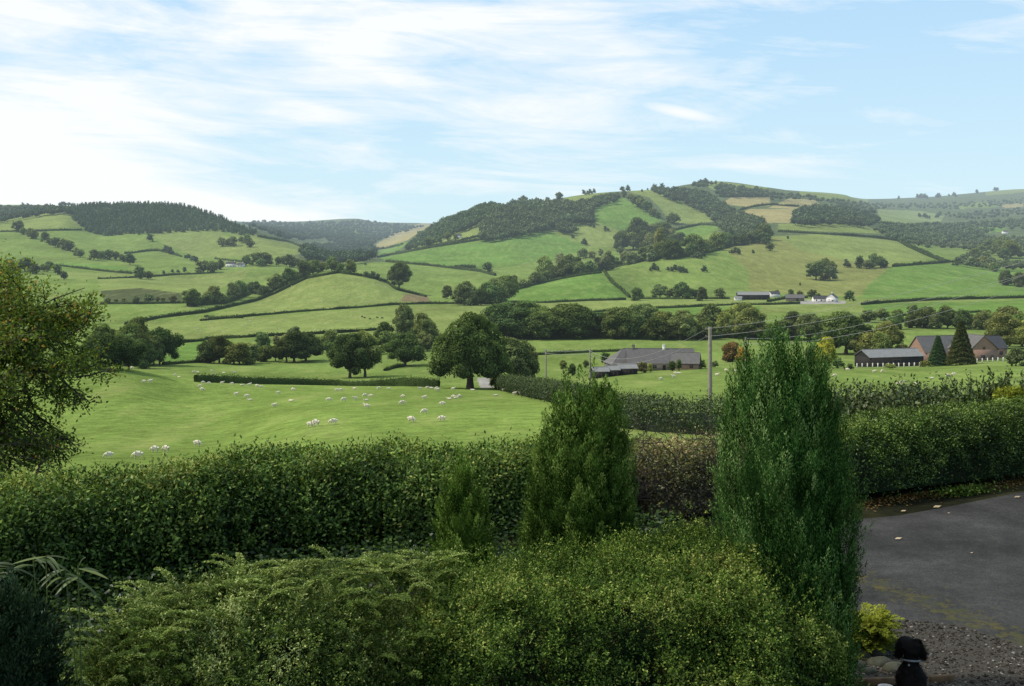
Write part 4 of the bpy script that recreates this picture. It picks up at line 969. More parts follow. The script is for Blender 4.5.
# rough lane hedge
LP=[(497,295,373),(512,270,374),(540,220,376),(565,180,380),(590,150,385),(617,124,391),(660,106,391),(712,94,392),(780,85,391),(850,78,388)]
path=[((px-512)/F*Y,Y,zat((px-512)/F*Y,Y)-.2,zpy(py,Y)-.5,1.5) for px,Y,py in LP]
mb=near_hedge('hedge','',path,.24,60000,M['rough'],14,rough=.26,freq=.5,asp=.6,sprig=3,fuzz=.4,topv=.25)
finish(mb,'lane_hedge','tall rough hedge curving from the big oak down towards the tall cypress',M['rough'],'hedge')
LP=[(822,36,390),(850,35,384),(880,34,380),(905,33,384),(925,32,376),(950,31,378),(975,30.5,371),(1000,30,373),(1024,30,368),(1070,30,364),(1120,30,362)]
path=[((px-512)/F*Y,Y,-2.9,zpy(py,Y)-.30,1.0) for px,Y,py in LP]
mb=near_hedge('hedge','',path,.13,42000,M['rough'],15,rough=.42,freq=1.25,asp=.5,sprig=6,fuzz=.45,topv=.2,up=.8)
r=np.random.default_rng(8)
for k in range(150):
    i=r.random()*(len(path)-1); a=np.array(path[int(i)]); b_=np.array(path[int(i)+1]); f=i-int(i); q=a*(1-f)+b_*f
    x,y,z=q[0]+r.normal()*.2,q[1]+r.uniform(-.9,.5),q[3]-.55; l=r.uniform(.25,.95); dx=r.normal()*.22; n_=14
    s_=np.linspace(0,1,n_)[:,None]; C=np.array([x,y,z])+np.array([dx,0,l])*s_
    mb.tube(C[::6],.008,3,mi=0,v=.3)
    mb.leaves(C,r.normal(size=(n_,3))+np.array([0,0,.5]),r.normal(size=(n_,3)),.11,.055,np.clip(.5+.2*r.normal(size=n_),.1,1))
finish(mb,'shrubby_hedge','untrimmed mixed hedge with loose upright shoots behind the clipped hedge',M['rough'],'hedge')
r=np.random.default_rng(9); n=700; c=np.array(pxp(1012,27.5,zpy(397,27.5))); d=nrm(r.normal(size=(n,3)))
mb=MB(); mb.leaves(c+d*np.array([.42,.30,.26])*(r.random(n)**.3)[:,None]*(1+.25*wob(d*3,4,1))[:,None],r.normal(size=(n,3)),r.normal(size=(n,3))+np.array([0,-.5,.6]),.12,.07,np.clip(.55+.25*r.normal(size=n),0,1))
mb.tube([c+np.array([0,0,-1.9]),c],.04,5,mi=1)
finish(mb,'golden_bush','yellow-leaved bush peeping over the clipped hedge at the right edge',[M['gold'],M['nearbark']],'bush')

# ------------------------------------------------------------------ garden conifers
def cypress(name,label,px,Y,zt,prof,mat,nplume,plen,pw,leafl,leafw,m_,seed,lean=.3,off=0,leaders=(),core=.86,ctr=0,tipup=1.0):
    """prof: (height fraction, left radius, right radius)"""
    r=np.random.default_rng(seed); x0=(px-512)/F*Y; root=empty(name,(x0,Y,0),0,label,'conifer')
    A=np.array(prof,float)
    def rad(h,a): 
        l=np.interp(h,A[:,0],A[:,1]); q=np.interp(h,A[:,0],A[:,2]); c=np.cos(a); return np.where(c<0,l,q)*np.abs(c)+(l+q)/2*(1-np.abs(c))
    mb=MB()
    nh,na=26,22; h=np.repeat(np.linspace(0,.97,nh),na); a=np.tile(np.arange(na)*2*math.pi/na,nh)
    rr=rad(h,a)*core*(1-.75*h**5); V=np.stack([np.cos(a)*rr,np.sin(a)*rr,h*zt*.90],1); V*=1+.04*wob(V*3,seed,2)[:,None]*np.array([1,1,0])
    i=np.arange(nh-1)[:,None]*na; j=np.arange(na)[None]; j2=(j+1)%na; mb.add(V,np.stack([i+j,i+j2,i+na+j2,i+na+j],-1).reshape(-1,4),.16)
    hh_=r.random(nplume*4); hh_=hh_[r.random(nplume*4)<np.clip(rad(hh_,0*hh_)/A[:,2].max()+.22,0,1)][:nplume]; n=len(hh_)
    a=r.random(n)*2*math.pi; h2=hh_*.97
    lump=wob(np.stack([np.cos(a)*1.6,np.sin(a)*1.6,h2*zt*1.3],1),seed+1,2.4,3)
    rr=rad(h2,a)*(.90+.12*lump)-.02+r.normal(size=n)*.03
    B=np.stack([np.cos(a)*rr,np.sin(a)*rr,h2*zt-plen*.85],1); O=np.stack([np.cos(a),np.sin(a),0*a],1)
    D=nrm(np.array([0,0,1.0])*tipup+O*(lean*(1-.6*h2))[:,None]+r.normal(size=(n,3))*.12); L=plen*(.6+.8*r.random(n))
    for (lx,ly,hz,k) in leaders:
        Bq=np.array([lx,ly,hz-plen*.85])+r.normal(size=(k,3))*np.array([.05,.05,.12]); B=np.vstack([B,Bq]); D=np.vstack([D,nrm(np.array([0,0,1.0])+r.normal(size=(k,3))*.12)]); L=np.concatenate([L,plen*(.7+.8*r.random(k))]); O=np.vstack([O,nrm(r.normal(size=(k,3)))]); lump=np.concatenate([lump,r.normal(size=k)*.3+.3])
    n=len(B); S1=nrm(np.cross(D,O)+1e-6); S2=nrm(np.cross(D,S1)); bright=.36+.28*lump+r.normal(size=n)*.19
    for k in range(m_):
        f=(k+r.random(n))/m_; w=pw*np.sin(math.pi*np.clip(f,.03,1)**.75)**.8*(L/plen)
        an=r.random(n)*6.28; q=np.sqrt(r.random(n)); off_=S1*(np.cos(an)*q*w)[:,None]+S2*(np.sin(an)*q*w*.6)[:,None]
        C=B+D*(L*f)[:,None]+off_; dr=nrm(D+off_/np.maximum(pw,.01)*.7+r.normal(size=(n,3))*.25)
        nn=nrm(O+off_/pw*.8+r.normal(size=(n,3))*.45); edge=q*.12
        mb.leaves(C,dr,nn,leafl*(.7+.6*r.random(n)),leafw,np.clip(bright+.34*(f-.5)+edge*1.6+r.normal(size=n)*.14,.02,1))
    mb.build('foliage',mat,root)
    t_=MB(); t_.tube([(0,0,-.1),(0,0,zt*.4),(0,0,zt*.85)],[.07,.05,.02],7); t_.build('trunk',M['nearbark'],root)
    return root
s10=10.5/F
# tall cypress: px centre 788, Y 10.5
zt=zpy(330,10.5)
def hp(py,Y,zt): return zpy(py,Y)/zt
SH=3*s10
prof=[(0,64*s10,66*s10),(hp(686,10.5,zt),64*s10,66*s10),(hp(600,10.5,zt),66*s10,71*s10),(hp(540,10.5,zt),69*s10,74*s10),(hp(500,10.5,zt),69*s10,70*s10),(hp(470,10.5,zt),70*s10,63*s10),(hp(420,10.5,zt),67*s10,53*s10),(hp(385,10.5,zt),68*s10,50*s10),(hp(355,10.5,zt),60*s10,38*s10),(hp(340,10.5,zt),48*s10,26*s10),(1,38*s10,16*s10)]
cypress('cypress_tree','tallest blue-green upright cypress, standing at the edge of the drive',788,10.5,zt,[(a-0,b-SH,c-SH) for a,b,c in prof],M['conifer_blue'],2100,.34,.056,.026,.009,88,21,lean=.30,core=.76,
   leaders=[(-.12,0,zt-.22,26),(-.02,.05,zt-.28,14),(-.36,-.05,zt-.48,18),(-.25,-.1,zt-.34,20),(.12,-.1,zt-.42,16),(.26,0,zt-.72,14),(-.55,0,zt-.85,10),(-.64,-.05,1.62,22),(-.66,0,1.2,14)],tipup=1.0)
s12=13.2/F; zt=zpy(388,13.2)
prof=[(0,50*s12,50*s12),(hp(540,13.2,zt),52*s12,52*s12),(hp(500,13.2,zt),53*s12,50*s12),(hp(460,13.2,zt),44*s12,47*s12),(hp(430,13.2,zt),34*s12,42*s12),(hp(405,13.2,zt),20*s12,34*s12),(hp(392,13.2,zt),8*s12,22*s12),(1,2*s12,10*s12)]
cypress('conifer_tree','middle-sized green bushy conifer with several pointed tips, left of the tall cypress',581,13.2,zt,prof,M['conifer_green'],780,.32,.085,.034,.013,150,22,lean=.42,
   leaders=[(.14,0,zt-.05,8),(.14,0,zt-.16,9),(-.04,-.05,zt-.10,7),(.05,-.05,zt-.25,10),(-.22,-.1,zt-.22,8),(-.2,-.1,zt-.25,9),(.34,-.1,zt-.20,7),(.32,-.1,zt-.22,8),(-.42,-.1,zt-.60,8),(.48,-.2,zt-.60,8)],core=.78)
s13=12.6/F; zt=zpy(460,12.6)
prof=[(0,29*s13,30*s13),(hp(540,12.6,zt),27*s13,34*s13),(hp(510,12.6,zt),22*s13,26*s13),(hp(480,12.6,zt),15*s13,15*s13),(hp(465,12.6,zt),6*s13,6*s13),(1,.01,.01)]
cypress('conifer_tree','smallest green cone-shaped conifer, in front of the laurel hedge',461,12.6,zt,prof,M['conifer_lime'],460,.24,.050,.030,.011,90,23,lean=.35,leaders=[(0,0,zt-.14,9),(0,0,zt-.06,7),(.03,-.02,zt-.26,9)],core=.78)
s7=7.2/F; zt=zpy(570,7.2)
prof=[(0,75*s7,62*s7),(.45,75*s7,60*s7),(.7,62*s7,50*s7),(.85,40*s7,36*s7),(1,6*s7,6*s7)]
cypress('juniper','dark rounded juniper in the lower left corner',8,7.2,zt,prof,M['conifer_dark'],1500,.20,.045,.030,.012,40,24,lean=.8,core=.78)

# ------------------------------------------------------------------ front shrubs
path=[((px-512)/F*Y,Y,-.1,z,hw) for px,Y,z,hw in [(385,10.0,1.45,1.1),(450,10.0,1.48,1.1),(520,10.0,1.48,1.15),(600,10.1,1.54,1.25),(680,10.4,1.64,1.35),(740,10.5,1.66,1.4),(800,10.1,1.55,1.3),(845,9.9,1.35,1.1)]]
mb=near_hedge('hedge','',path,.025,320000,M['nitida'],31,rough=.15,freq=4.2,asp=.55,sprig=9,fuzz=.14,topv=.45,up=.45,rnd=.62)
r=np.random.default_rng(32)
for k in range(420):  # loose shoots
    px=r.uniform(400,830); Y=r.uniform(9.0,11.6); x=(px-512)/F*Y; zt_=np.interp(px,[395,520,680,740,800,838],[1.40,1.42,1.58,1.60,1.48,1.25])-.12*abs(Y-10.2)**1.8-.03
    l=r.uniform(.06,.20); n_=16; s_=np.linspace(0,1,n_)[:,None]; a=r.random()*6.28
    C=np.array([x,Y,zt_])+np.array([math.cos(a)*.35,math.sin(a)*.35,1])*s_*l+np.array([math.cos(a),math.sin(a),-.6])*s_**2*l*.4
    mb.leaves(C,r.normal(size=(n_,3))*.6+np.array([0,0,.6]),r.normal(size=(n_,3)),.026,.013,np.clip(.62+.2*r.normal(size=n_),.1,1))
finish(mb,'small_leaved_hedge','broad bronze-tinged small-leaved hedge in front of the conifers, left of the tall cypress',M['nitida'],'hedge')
# plumed shrub, left half
path=[((px-512)/F*Y,Y,-.1,z,hw) for px,Y,z,hw in [(66,8.5,1.0,.5),(110,8.6,1.35,.8),(160,8.9,1.48,1.0),(220,9.2,1.56,1.15),(300,9.5,1.56,1.2),(380,9.8,1.50,1.2),(445,10.0,1.46,1.1)]]
mb=near_hedge('shrub','',path,.023,160000,M['plume'],33,rough=.22,freq=3.6,asp=.5,sprig=9,fuzz=.14,topv=.50,up=.6,rnd=.68)
P_=np.array(path); r=np.random.default_rng(34)
def plume(mb,p,dirv,l,r,droop=.5,n_=34,lw=.022,wid=.055,v0=.75):
    s_=np.linspace(0,1,n_)[:,None]; dirv=np.asarray(dirv,float); hz=np.array([dirv[0],dirv[1],0.0]); hz/=max(np.linalg.norm(hz),.05)
    C=np.asarray(p)+dirv*s_*l+hz*(s_**2)*l*.35-np.array([0,0,1.0])*(s_**2.4)*l*droop
    T=nrm(np.gradient(C,axis=0)); mb.tube(C[::5],.0035,3,mi=0,v=.7)
    for sd in (-1,1):
        S=nrm(np.cross(T,[0,0,1.0])+1e-6)*sd; w=wid*np.sin(math.pi*np.clip(s_*.9+.1,0,1))
        for q in range(3):
            f=(q+.4)/3; Cc=C+(S*.8+np.array([0,0,.35])-T*-.5)*w*f+r.normal(size=(n_,3))*.004
            mb.leaves(Cc,S*.7+T*.7+r.normal(size=(n_,3))*.25,np.array([0,-.3,1.0])+r.normal(size=(n_,3))*.4,lw,lw*.42,np.clip(v0-.12*(2-q)*.5+.14*r.normal(size=n_),.1,1))
for k in range(620):
    i=r.random()*(len(P_)-1); f=i-int(i); q=P_[int(i)]*(1-f)+P_[int(i)+1]*f; u=r.uniform(-1,1); th=math.acos(u); 
    z=q[3]*(.25+.75*max(0,math.sin(th))**.6)*r.uniform(.86,1.0) if u>0 else q[3]*(math.sin(th)**.6)*r.uniform(.93,1.0)
    y=q[1]-u*q[4]*.95; p=(q[0],y,z-.06); a=r.normal()*.9
    big=(u<.5 and r.random()<.30); l=r.uniform(.22,.42) if big else r.uniform(.10,.24)
    dv=nrm(np.array([math.sin(a)*.6+.15,-max(u,0)*.5+r.normal()*.2,.9]))
    plume(mb,p,dv,l,r,droop=.45,n_=int(16+l*60),v0=.72 if big else .58,wid=.03+.06*l)
for k in range(120):
    t=r.random(); px=80+370*t; q=[np.interp(px,[66,110,160,220,300,380,445],c_) for c_ in ([8.5,8.6,8.9,9.2,9.5,9.8,10.0],[1.0,1.35,1.48,1.56,1.56,1.50,1.46])]
    Y=q[0]+r.uniform(-.55,.75); a=r.choice([0,math.pi])+r.normal()*.5; l=r.uniform(.22,.46)
    plume(mb,((px-512)/F*Y,Y,q[1]-.12-.10*abs(Y-q[0])),nrm(np.array([math.cos(a)*.55,math.sin(a)*.4,.95])),l,r,droop=.42,n_=int(18+l*70),v0=.86,wid=.035,lw=.024)
finish(mb,'plumed_shrub','loose yellow-green shrub with arching feathery shoots, filling the lower left',M['plume'],'shrub')
# bamboo
bz=empty('bamboo_plant',pxp(82,7.9,0),0,'pale green long-leaved bamboo rising between the dark juniper and the yellow-green shrub','bamboo')
r=np.random.default_rng(41); lf=MB(); 
def blade(mb,p,dirv,l,w,droop,r):
    n_=9; s_=np.linspace(0,1,n_); dirv=nrm(np.array(dirv,float)); C=np.array(p)+dirv*(s_*l)[:,None]-np.array([0,0,1.0])*(s_**2*l*droop)[:,None]
    T=nrm(np.gradient(C,axis=0)); S=nrm(np.cross(T,[.1,-.5,1.0])); ww=w*np.sin(math.pi*np.clip(s_*.93+.05,0,1))**.7
    V=np.concatenate([C-S*ww[:,None]/2,C+np.array([0,0,-.15])*ww[:,None],C+S*ww[:,None]/2]); 
    fq=[(i,i+1,n_+i+1,n_+i) for i in range(n_-1)]+[(n_+i,n_+i+1,2*n_+i+1,2*n_+i) for i in range(n_-1)]
    mb.add(V,fq,np.clip(.5+.25*r.normal(),.1,1))
st=[]
for (ax,ay,pxt,pyt) in [(0,0,78,566),(-.05,.05,62,570),(-.42,-.1,14,562),(-.50,.05,30,556),(-.38,0,46,556),(-.60,0,-6,562)]:
    x_,y_,z_=pxp(pxt,7.9,zpy(pyt,7.9)); st.append(((ax*.4,ay,0),(ax*.6,ay,z_*.5),(x_-bz.location.x,ay,z_)))
for s_ in st:
    b=MB(); b.tube(s_,[.009,.007,.004],6,v=.7); b.build('cane',M['bamboo'],bz)
    for k in range(5):
        a=r.uniform(-.5,math.pi+.5) if r.random()<.9 else r.uniform(0,6.28); blade(lf,np.array(s_[2])+np.array([0,0,-r.random()*.10]),(math.cos(a)*1.3,-.3+.5*r.normal(),r.uniform(-.15,.45)),r.uniform(.12,.28),r.uniform(.014,.026),r.uniform(.15,.7),r)
lf.build('leaves',M['bamboo'],bz)
# golden dwarf conifer
gx,gy,_=pxp(868,12.0,0); g=empty('dwarf_conifer',(gx,gy,0),0,'bright yellow-green dwarf conifer beside the foot of the tall cypress','shrub')
mb=MB(); r=np.random.default_rng(43)
for k in range(150):
    a=r.random()*6.28; e=r.uniform(.1,1.35); h0=r.uniform(.05,.33); dv=(math.cos(a)*math.cos(e),math.sin(a)*math.cos(e),math.sin(e)); l=r.uniform(.10,.22)
    plume(mb,(math.cos(a)*.08,math.sin(a)*.08,h0),dv,l*1.15,r,droop=.25,n_=22,lw=.03,wid=.07,v0=.35+.45*(h0/.33)*(.5+.5*math.sin(e)))
V,Fa=ICO2; mb.add(V*np.array([.17,.17,.17])+np.array([0,0,.18]),Fa,.0)
mb.build('foliage',M['gold'],g); b=MB(); b.tube([(0,0,-.05),(0,0,.2)],[.02,.012],6); b.build('trunk',M['nearbark'],g)

# ------------------------------------------------------------------ overhanging tree at the left
ap=empty('fruit_tree',(-9.3,17.2,0),0,'overhanging leafy tree with orange-tinged leaves and bare lower twigs at the left edge','tree')
O_=np.array([-9.3,17.2,0]); tb=MB(); lf=MB(); rt=random.Random(12); r=np.random.default_rng(12); tips=[]
def outline_ok(q):
    w=np.asarray(q)+O_; px=512+F*w[0]/w[1]; py=HY+(EYE-w[2])*F/w[1]
    return py>262 and px<np.interp(py,[262,275,290,310,345,370,395,420,445,480],[30,60,85,100,104,118,128,116,95,45])
def grow(p,d,l,rad,depth,droop,bare):
    if depth<2 and not outline_ok(np.array(p)+np.array(d)/np.linalg.norm(d)*l*.55): return
    for _ in range(8):
        if depth==2 and not outline_ok(np.array(p)+np.array(d)/np.linalg.norm(d)*l): l*=.86
    n_=6; pts=[np.array(p)]; d=np.array(d,float); d/=np.linalg.norm(d)
    for i in range(n_):
        d=d+np.array([rt.gauss(0,.16),rt.gauss(0,.16),rt.gauss(0,.12)-droop*.06]); d/=np.linalg.norm(d); pts.append(pts[-1]+d*l/n_)
    tb.tube(pts,np.linspace(rad,rad*(.16 if depth==2 else .45),n_+1),6 if rad>.02 else 4)
    if depth==0: tips.append((pts,bare)); return
    if depth>=1: tips.append((pts[2 if depth==1 else 3:],bare))
    k=rt.choice([8,9,10]) if depth>1 else rt.choice([6,7,8])
    for i in range(k):
        t_=rt.uniform(.25,1) if i else 1; q=pts[min(n_,int(t_*n_))]
        a=rt.uniform(0,6.28); sp=rt.uniform(.35,.95); ax=np.array([math.cos(a),math.sin(a)*.8,math.sin(a*1.7)*.7]); nd=d+ax*sp
        grow(q,nd,(rt.uniform(.45,.95) if depth==2 else rt.uniform(.22,.42)),max(.006,rad*.45),depth-1,droop,bare)
tb.tube([(0,0,-.2),(.05,0,1.0),(.2,-.05,2.0),(.4,-.1,2.8)],[.17,.14,.12,.10],9)
O_=np.array([-9.3,17.2,0])
def tgt(px,py,Y): return np.array(pxp(px,Y,zpy(py,Y)))-O_
for (st_,px,py,Y,rad,bare,dp) in [((.2,-.05,2.0),28,430,15.6,.055,.62,3),((.05,0,1.6),16,455,15.4,.045,.5,3),((.4,-.1,2.8),88,372,15.3,.05,.0,3),((.4,-.1,2.8),80,335,15.6,.05,0,3),((.4,-.1,2.8),96,395,15.2,.045,.0,3),((.3,-.05,2.5),62,405,15.2,.045,.0,3),((.4,-.1,2.8),68,352,16.0,.045,0,3),((.4,-.1,2.8),60,308,16.0,.04,0,3),((.4,-.1,2.8),30,285,16.2,.05,0,3),((.4,-.1,2.8),8,275,16.6,.05,0,3),((.3,-.05,2.5),30,395,15.4,.04,0,3),((.3,-.05,2.5),5,385,15.6,.04,0,3),((.3,-.05,2.5),95,418,15.2,.035,.5,3),((.2,-.05,2.2),72,432,15.3,.03,.5,3),((.2,-.05,2.0),45,450,15.3,.03,.5,3),((.2,-.05,2.0),5,430,15.5,.04,.2,3),((.4,-.1,2.8),62,375,15.6,.06,.0,3),((.4,-.1,2.8),45,335,15.9,.06,0,3),
      ((.4,-.1,2.8),20,310,16.4,.06,0,3),((.4,-.1,2.8),-20,295,16.8,.06,0,3),((.4,-.1,2.8),40,305,16.2,.04,0,3),((.3,-.1,2.4),25,375,15.2,.05,0,3),((.4,-.1,2.8),-90,320,17.5,.06,0,3),((.4,-.1,2.8),-150,370,17,.06,0,3),((.4,-.1,2.8),-60,270,17,.06,0,3),((.2,0,2.2),-100,410,16,.05,.2,3),((.3,-.05,2.5),10,345,15.0,.05,0,3)]:
    T_=tgt(px,py,Y); v_=T_-np.array(st_); L_=np.linalg.norm(v_); grow(st_,v_/L_,L_*.80,rad*.8,2,.5 if bare else .15,bare)
for pts,bare in tips:
    A_=np.array(pts); k=int(len(A_)*(1.8 if bare>.3 else 6.5)); t_=r.random(k)*(len(A_)-1); i0=t_.astype(int); C=A_[i0]+(A_[np.minimum(i0+1,len(A_)-1)]-A_[i0])*(t_-i0)[:,None]
    C=C+r.normal(size=(k,3))*(.04 if bare>.3 else .075); sz=.055*(.6+.7*r.random(k))
    vv=np.clip(.45+.24*r.normal(size=k)+.10*(C[:,2]-3.2),.02,.90); vv[r.random(k)<(.05 if C[:,2].mean()>3.2 else .015)]=1.0
    lf.leaves(C,r.normal(size=(k,3))+np.array([0,0,-.2]),r.normal(size=(k,3))+np.array([0,-.3,.6]),sz,sz*.55,vv)
tb.build('branches',M['nearbark'],ap); lf.build('leaves',M['apple'],ap)

# ------------------------------------------------------------------ drive, gravel, litter
m,nt,N,L=newmat('asphalt')
g=N.new('ShaderNodeNewGeometry'); P0=g.outputs['Position']
n1=noise(nt,.7,5,.6,P0); n2=noise(nt,60,4,.75,P0); n3=noise(nt,3.0,5,.65,P0)
c=mixc(nt,(.030,.029,.028),(.060,.060,.060),mr(n1.outputs['Fac'],.35,.65,0,1)) if False else None
def mr2(nt,x,a0,a1,b0,b1):
    k=nt.nodes.new('ShaderNodeMapRange'); nt.links.new(x,k.inputs[0])
    for q,w in zip((1,2,3,4),(a0,a1,b0,b1)): k.inputs[q].default_value=w
    return k.outputs[0]
c=mixc(nt,(.013,.0125,.0115),(.036,.035,.033),mr2(nt,n1.outputs['Fac'],.35,.65,0,1))
c=mixc(nt,c,mr2(nt,n2.outputs['Fac'],.32,.70,.25,2.5),1.0,'MULTIPLY')
vo=N.new('ShaderNodeTexVoronoi'); vo.inputs['Scale'].default_value=26; L.new(P0,vo.inputs['Vector'])
c=mixc(nt,c,(.16,.155,.15),mr2(nt,vo.outputs['Distance'],.10,.02,0,.7))
vc=N.new('ShaderNodeTexVoronoi'); vc.feature='DISTANCE_TO_EDGE'; vc.inputs['Scale'].default_value=.55; L.new(noise(nt,1.2,5,.6,P0).outputs['Color'],vc.inputs['Vector'])
n5=noise(nt,14,4,.7,P0); c=mixc(nt,c,mr2(nt,n5.outputs['Fac'],.3,.7,.72,1.3),1.0,'MULTIPLY')
c=mixc(nt,c,(.008,.008,.007),mr2(nt,vc.outputs['Distance'],.004,.0,0,.7))
c=mixc(nt,c,mr2(nt,n3.outputs['Fac'],.3,.7,.75,1.2),1.0,'MULTIPLY')
# moss along an old seam: distance from a world line
sx=N.new('ShaderNodeSeparateXYZ'); L.new(P0,sx.inputs[0])
ma=pxp(868,4.3*F/(582-HY),0); mbp=pxp(1024,4.3*F/(640-HY),0)
ln=math.hypot(mbp[0]-ma[0],mbp[1]-ma[1]); nx,ny=-(mbp[1]-ma[1])/ln,(mbp[0]-ma[0])/ln; off0=nx*ma[0]+ny*ma[1]
dist=math_(nt,'ABSOLUTE',math_(nt,'SUBTRACT',math_(nt,'ADD',math_(nt,'MULTIPLY',sx.outputs[0],nx),math_(nt,'MULTIPLY',sx.outputs[1],ny)),off0))
nm=noise(nt,7.0,7,.8,P0); band=math_(nt,'ADD',mr2(nt,dist,0,.60,1,0),mr2(nt,nm.outputs['Fac'],.34,.66,-1.25,.75))
mo=mixc(nt,(.085,.068,.012),(.028,.036,.008),mr2(nt,n3.outputs['Fac'],.35,.65,0,1))
c=mixc(nt,c,mo,mr2(nt,band,.42,.9,0,.85))
b=N.new('ShaderNodeBsdfPrincipled'); L.new(c,b.inputs['Base Color']); b.inputs['Roughness'].default_value=.85; b.inputs['Specular IOR Level'].default_value=.25
bp=N.new('ShaderNodeBump'); bp.inputs['Strength'].default_value=.6; bp.inputs['Distance'].default_value=.02; L.new(n2.outputs['Fac'],bp.inputs['Height']); L.new(bp.outputs[0],b.inputs['Normal'])
o=N.new('ShaderNodeOutputMaterial'); L.new(b.outputs[0],o.inputs[0]); M['asphalt']=m
def gpt(px,py,z=0): Y=(EYE-z)*F/(py-HY); return (px-512)/F*Y,Y
mb=MB(); ol=[gpt(800,560),gpt(858,520),gpt(900,516),gpt(960,505),gpt(1024,492),gpt(1150,468),(19,22),(19,6),(9,4.5),(3,4.5),gpt(1010,700),gpt(1000,640),gpt(960,627),gpt(915,622),gpt(860,625)]
mb.add([(x,y,.012) for x,y in ol],[list(range(len(ol)))]); o=mb.build('drive',M['asphalt']); tag(o,kind='structure')
M['grit']=plain('grit',(.055,.047,.038),.6,45,.95,haze=False,bump=.8,col2=(.018,.018,.011))
M['peb']=foliage('pebbles',(.016,.014,.012),(.055,.047,.039),(.12,.108,.092),(.24,.22,.20),trans=0,haze=False,pscale=.9)
M['rock']=plain('garden_rock',(.065,.062,.050),.5,14,.9,haze=False,bump=1.0,col2=(.028,.034,.015))
M['edging']=plain('edging_board',(.14,.085,.04),.5,8,.8,haze=False)
M['litter']=foliage('leaf_litter',(.05,.03,.012),(.14,.085,.030),(.27,.19,.07),(.52,.42,.28),trans=.1,haze=False)
mb=MB(); ol=[gpt(835,625),gpt(875,624),gpt(915,622),gpt(960,627),gpt(1000,640),gpt(1040,650),gpt(1040,600),(7.5,10),(7,5),(1.5,5),gpt(835,700)]
ol=[gpt(835,625),gpt(875,624),gpt(915,622),gpt(960,627),gpt(1000,641),gpt(1040,652),(6.2,8.2),(6,5),(1.2,5),gpt(800,700)]
mb.add([(x,y,.020) for x,y in ol],[list(range(len(ol)))]); o=mb.build('gravel_bed',M['grit']); tag(o,kind='structure')
r=np.random.default_rng(51); mb=MB(); ola=np.array(ol).ravel(); cnt=0
V,Fa=ICO1
while cnt<9500:
    x,y=r.uniform(2.8,6),r.uniform(8.0,13.2)
    if not inpoly(np.array([x]),np.array([y]),ola)[0]: continue
    s_=r.uniform(.006,.017)*(1.6 if r.random()<.05 else 1); a=r.random()*6.28; q=V*np.array([s_*r.uniform(.8,1.5),s_,s_*.6]); q=np.stack([q[:,0]*math.cos(a)-q[:,1]*math.sin(a),q[:,0]*math.sin(a)+q[:,1]*math.cos(a),q[:,2]],1)
    mb.add(q+np.array([x,y,.022]),Fa,np.clip(.40+.34*r.normal(),0,1)); cnt+=1
o=mb.build('gravel',M['peb']); tag(o,'grey and brown loose gravel around the dog','gravel',kind='stuff')
mb=MB(); n=3600; i=r.random(n); px=855+i*330; Yh=np.interp(px,[815,850,900,960,1024,1100,1180],[19.0,19.1,19.6,20.3,21.1,22,23]); y=Yh-.02-np.abs(r.normal(size=n))*.33+.25
z=.016+r.random(n)*.02; C=np.stack([(px-512)/F*y,y,z],1); mb.leaves(C,r.normal(size=(n,3))*np.array([1,1,.15]),np.array([0,0,1.0])+r.normal(size=(n,3))*.3,.05*(.5+r.random(n)),.03,np.clip(.35+.25*r.normal(size=n),0,1))
o=mb.build('leaf_litter',M['litter']); tag(o,'brown fallen leaves lying along the foot of the clipped hedge','leaf litter',kind='stuff')
for k,(px,py,s_,lb) in enumerate([(938,509,.17,'large pale fallen leaf lying on the drive below the clipped hedge'),(904,513,.11,'smaller pale fallen leaf left of the large one on the drive'),(1018,499,.14,'pale fallen leaf on the drive edge near the right border'),(899,541,.13,'grey fallen leaf lying alone on open asphalt'),(949,515,.06,'tiny pale leaf on the drive right of the large one'),(972,555,.05,'tiny pale fleck of leaf in the middle of the drive')]):
    x,y=gpt(px,py); q=MB(); q.leaves(np.array([[x-s_/2,y,.03]]),np.array([[1,.3,.12]]),np.array([[0,-.2,1.0]]),s_,s_*.5,.98); q.leaves(np.array([[x-s_/2,y,.031]]),np.array([[1,.3,-.02]]),np.array([[0,.3,1.0]]),s_*.9,s_*.4,.9); o=q.build('fallen_leaf',M['litter']); tag(o,lb,'leaf','loose leaves on the drive')
mb=MB(); n=900; px=r.normal(size=n)*14+965; y=20.2+r.normal(size=n)*.12+(px-965)*.008-.22; C=np.stack([(px-512)/F*y,y,.03+.10*r.random(n)],1); mb.leaves(C,r.normal(size=(n,3))+np.array([0,0,.4]),r.normal(size=(n,3))+np.array([0,0,1]),.06,.035,np.clip(.6+.2*r.normal(size=n),0,1))
o=mb.build('weeds',M['nitida']); tag(o,'low green weeds sprouting at the hedge foot','weeds',kind='stuff')
# rocks and edging near the cypress
def rock(px,py,sx,sy,sz,lb,sd):
    x,y=gpt(px,py); V,Fa=ICO3; q=V*(1+.22*wob(V*1.6,sd,1.6)[:,None]); q=np.sign(q)*np.abs(q)**.85*np.array([sx,sy,sz]); m_=MB(); m_.add(q+np.array([x,y,sz*.5]),Fa,.5); o=m_.build('rock',M['rock'],smooth=True); tag(o,lb,'rock','stones edging the bed')
for i,a_ in enumerate([(867,646,.10,.08,.06,'rounded grey rock just under the golden dwarf conifer'),(890,648,.11,.07,.035,'flat pale stone right of the golden dwarf conifer'),(862,657,.09,.08,.05,'second grey rock down from the golden conifer'),(877,655,.10,.07,.05,'middle rounded rock of the small pile'),(880,665,.13,.09,.06,'broad mossy rock in front of the pile'),(895,672,.12,.09,.06,'mossy rock touching the left side of the dog'),(858,668,.08,.07,.05,'small dark rock nearest the foot of the cypress'),(868,674,.07,.06,.04,'lowest small rock above the edging board')]):
    rock(*a_,60+i)
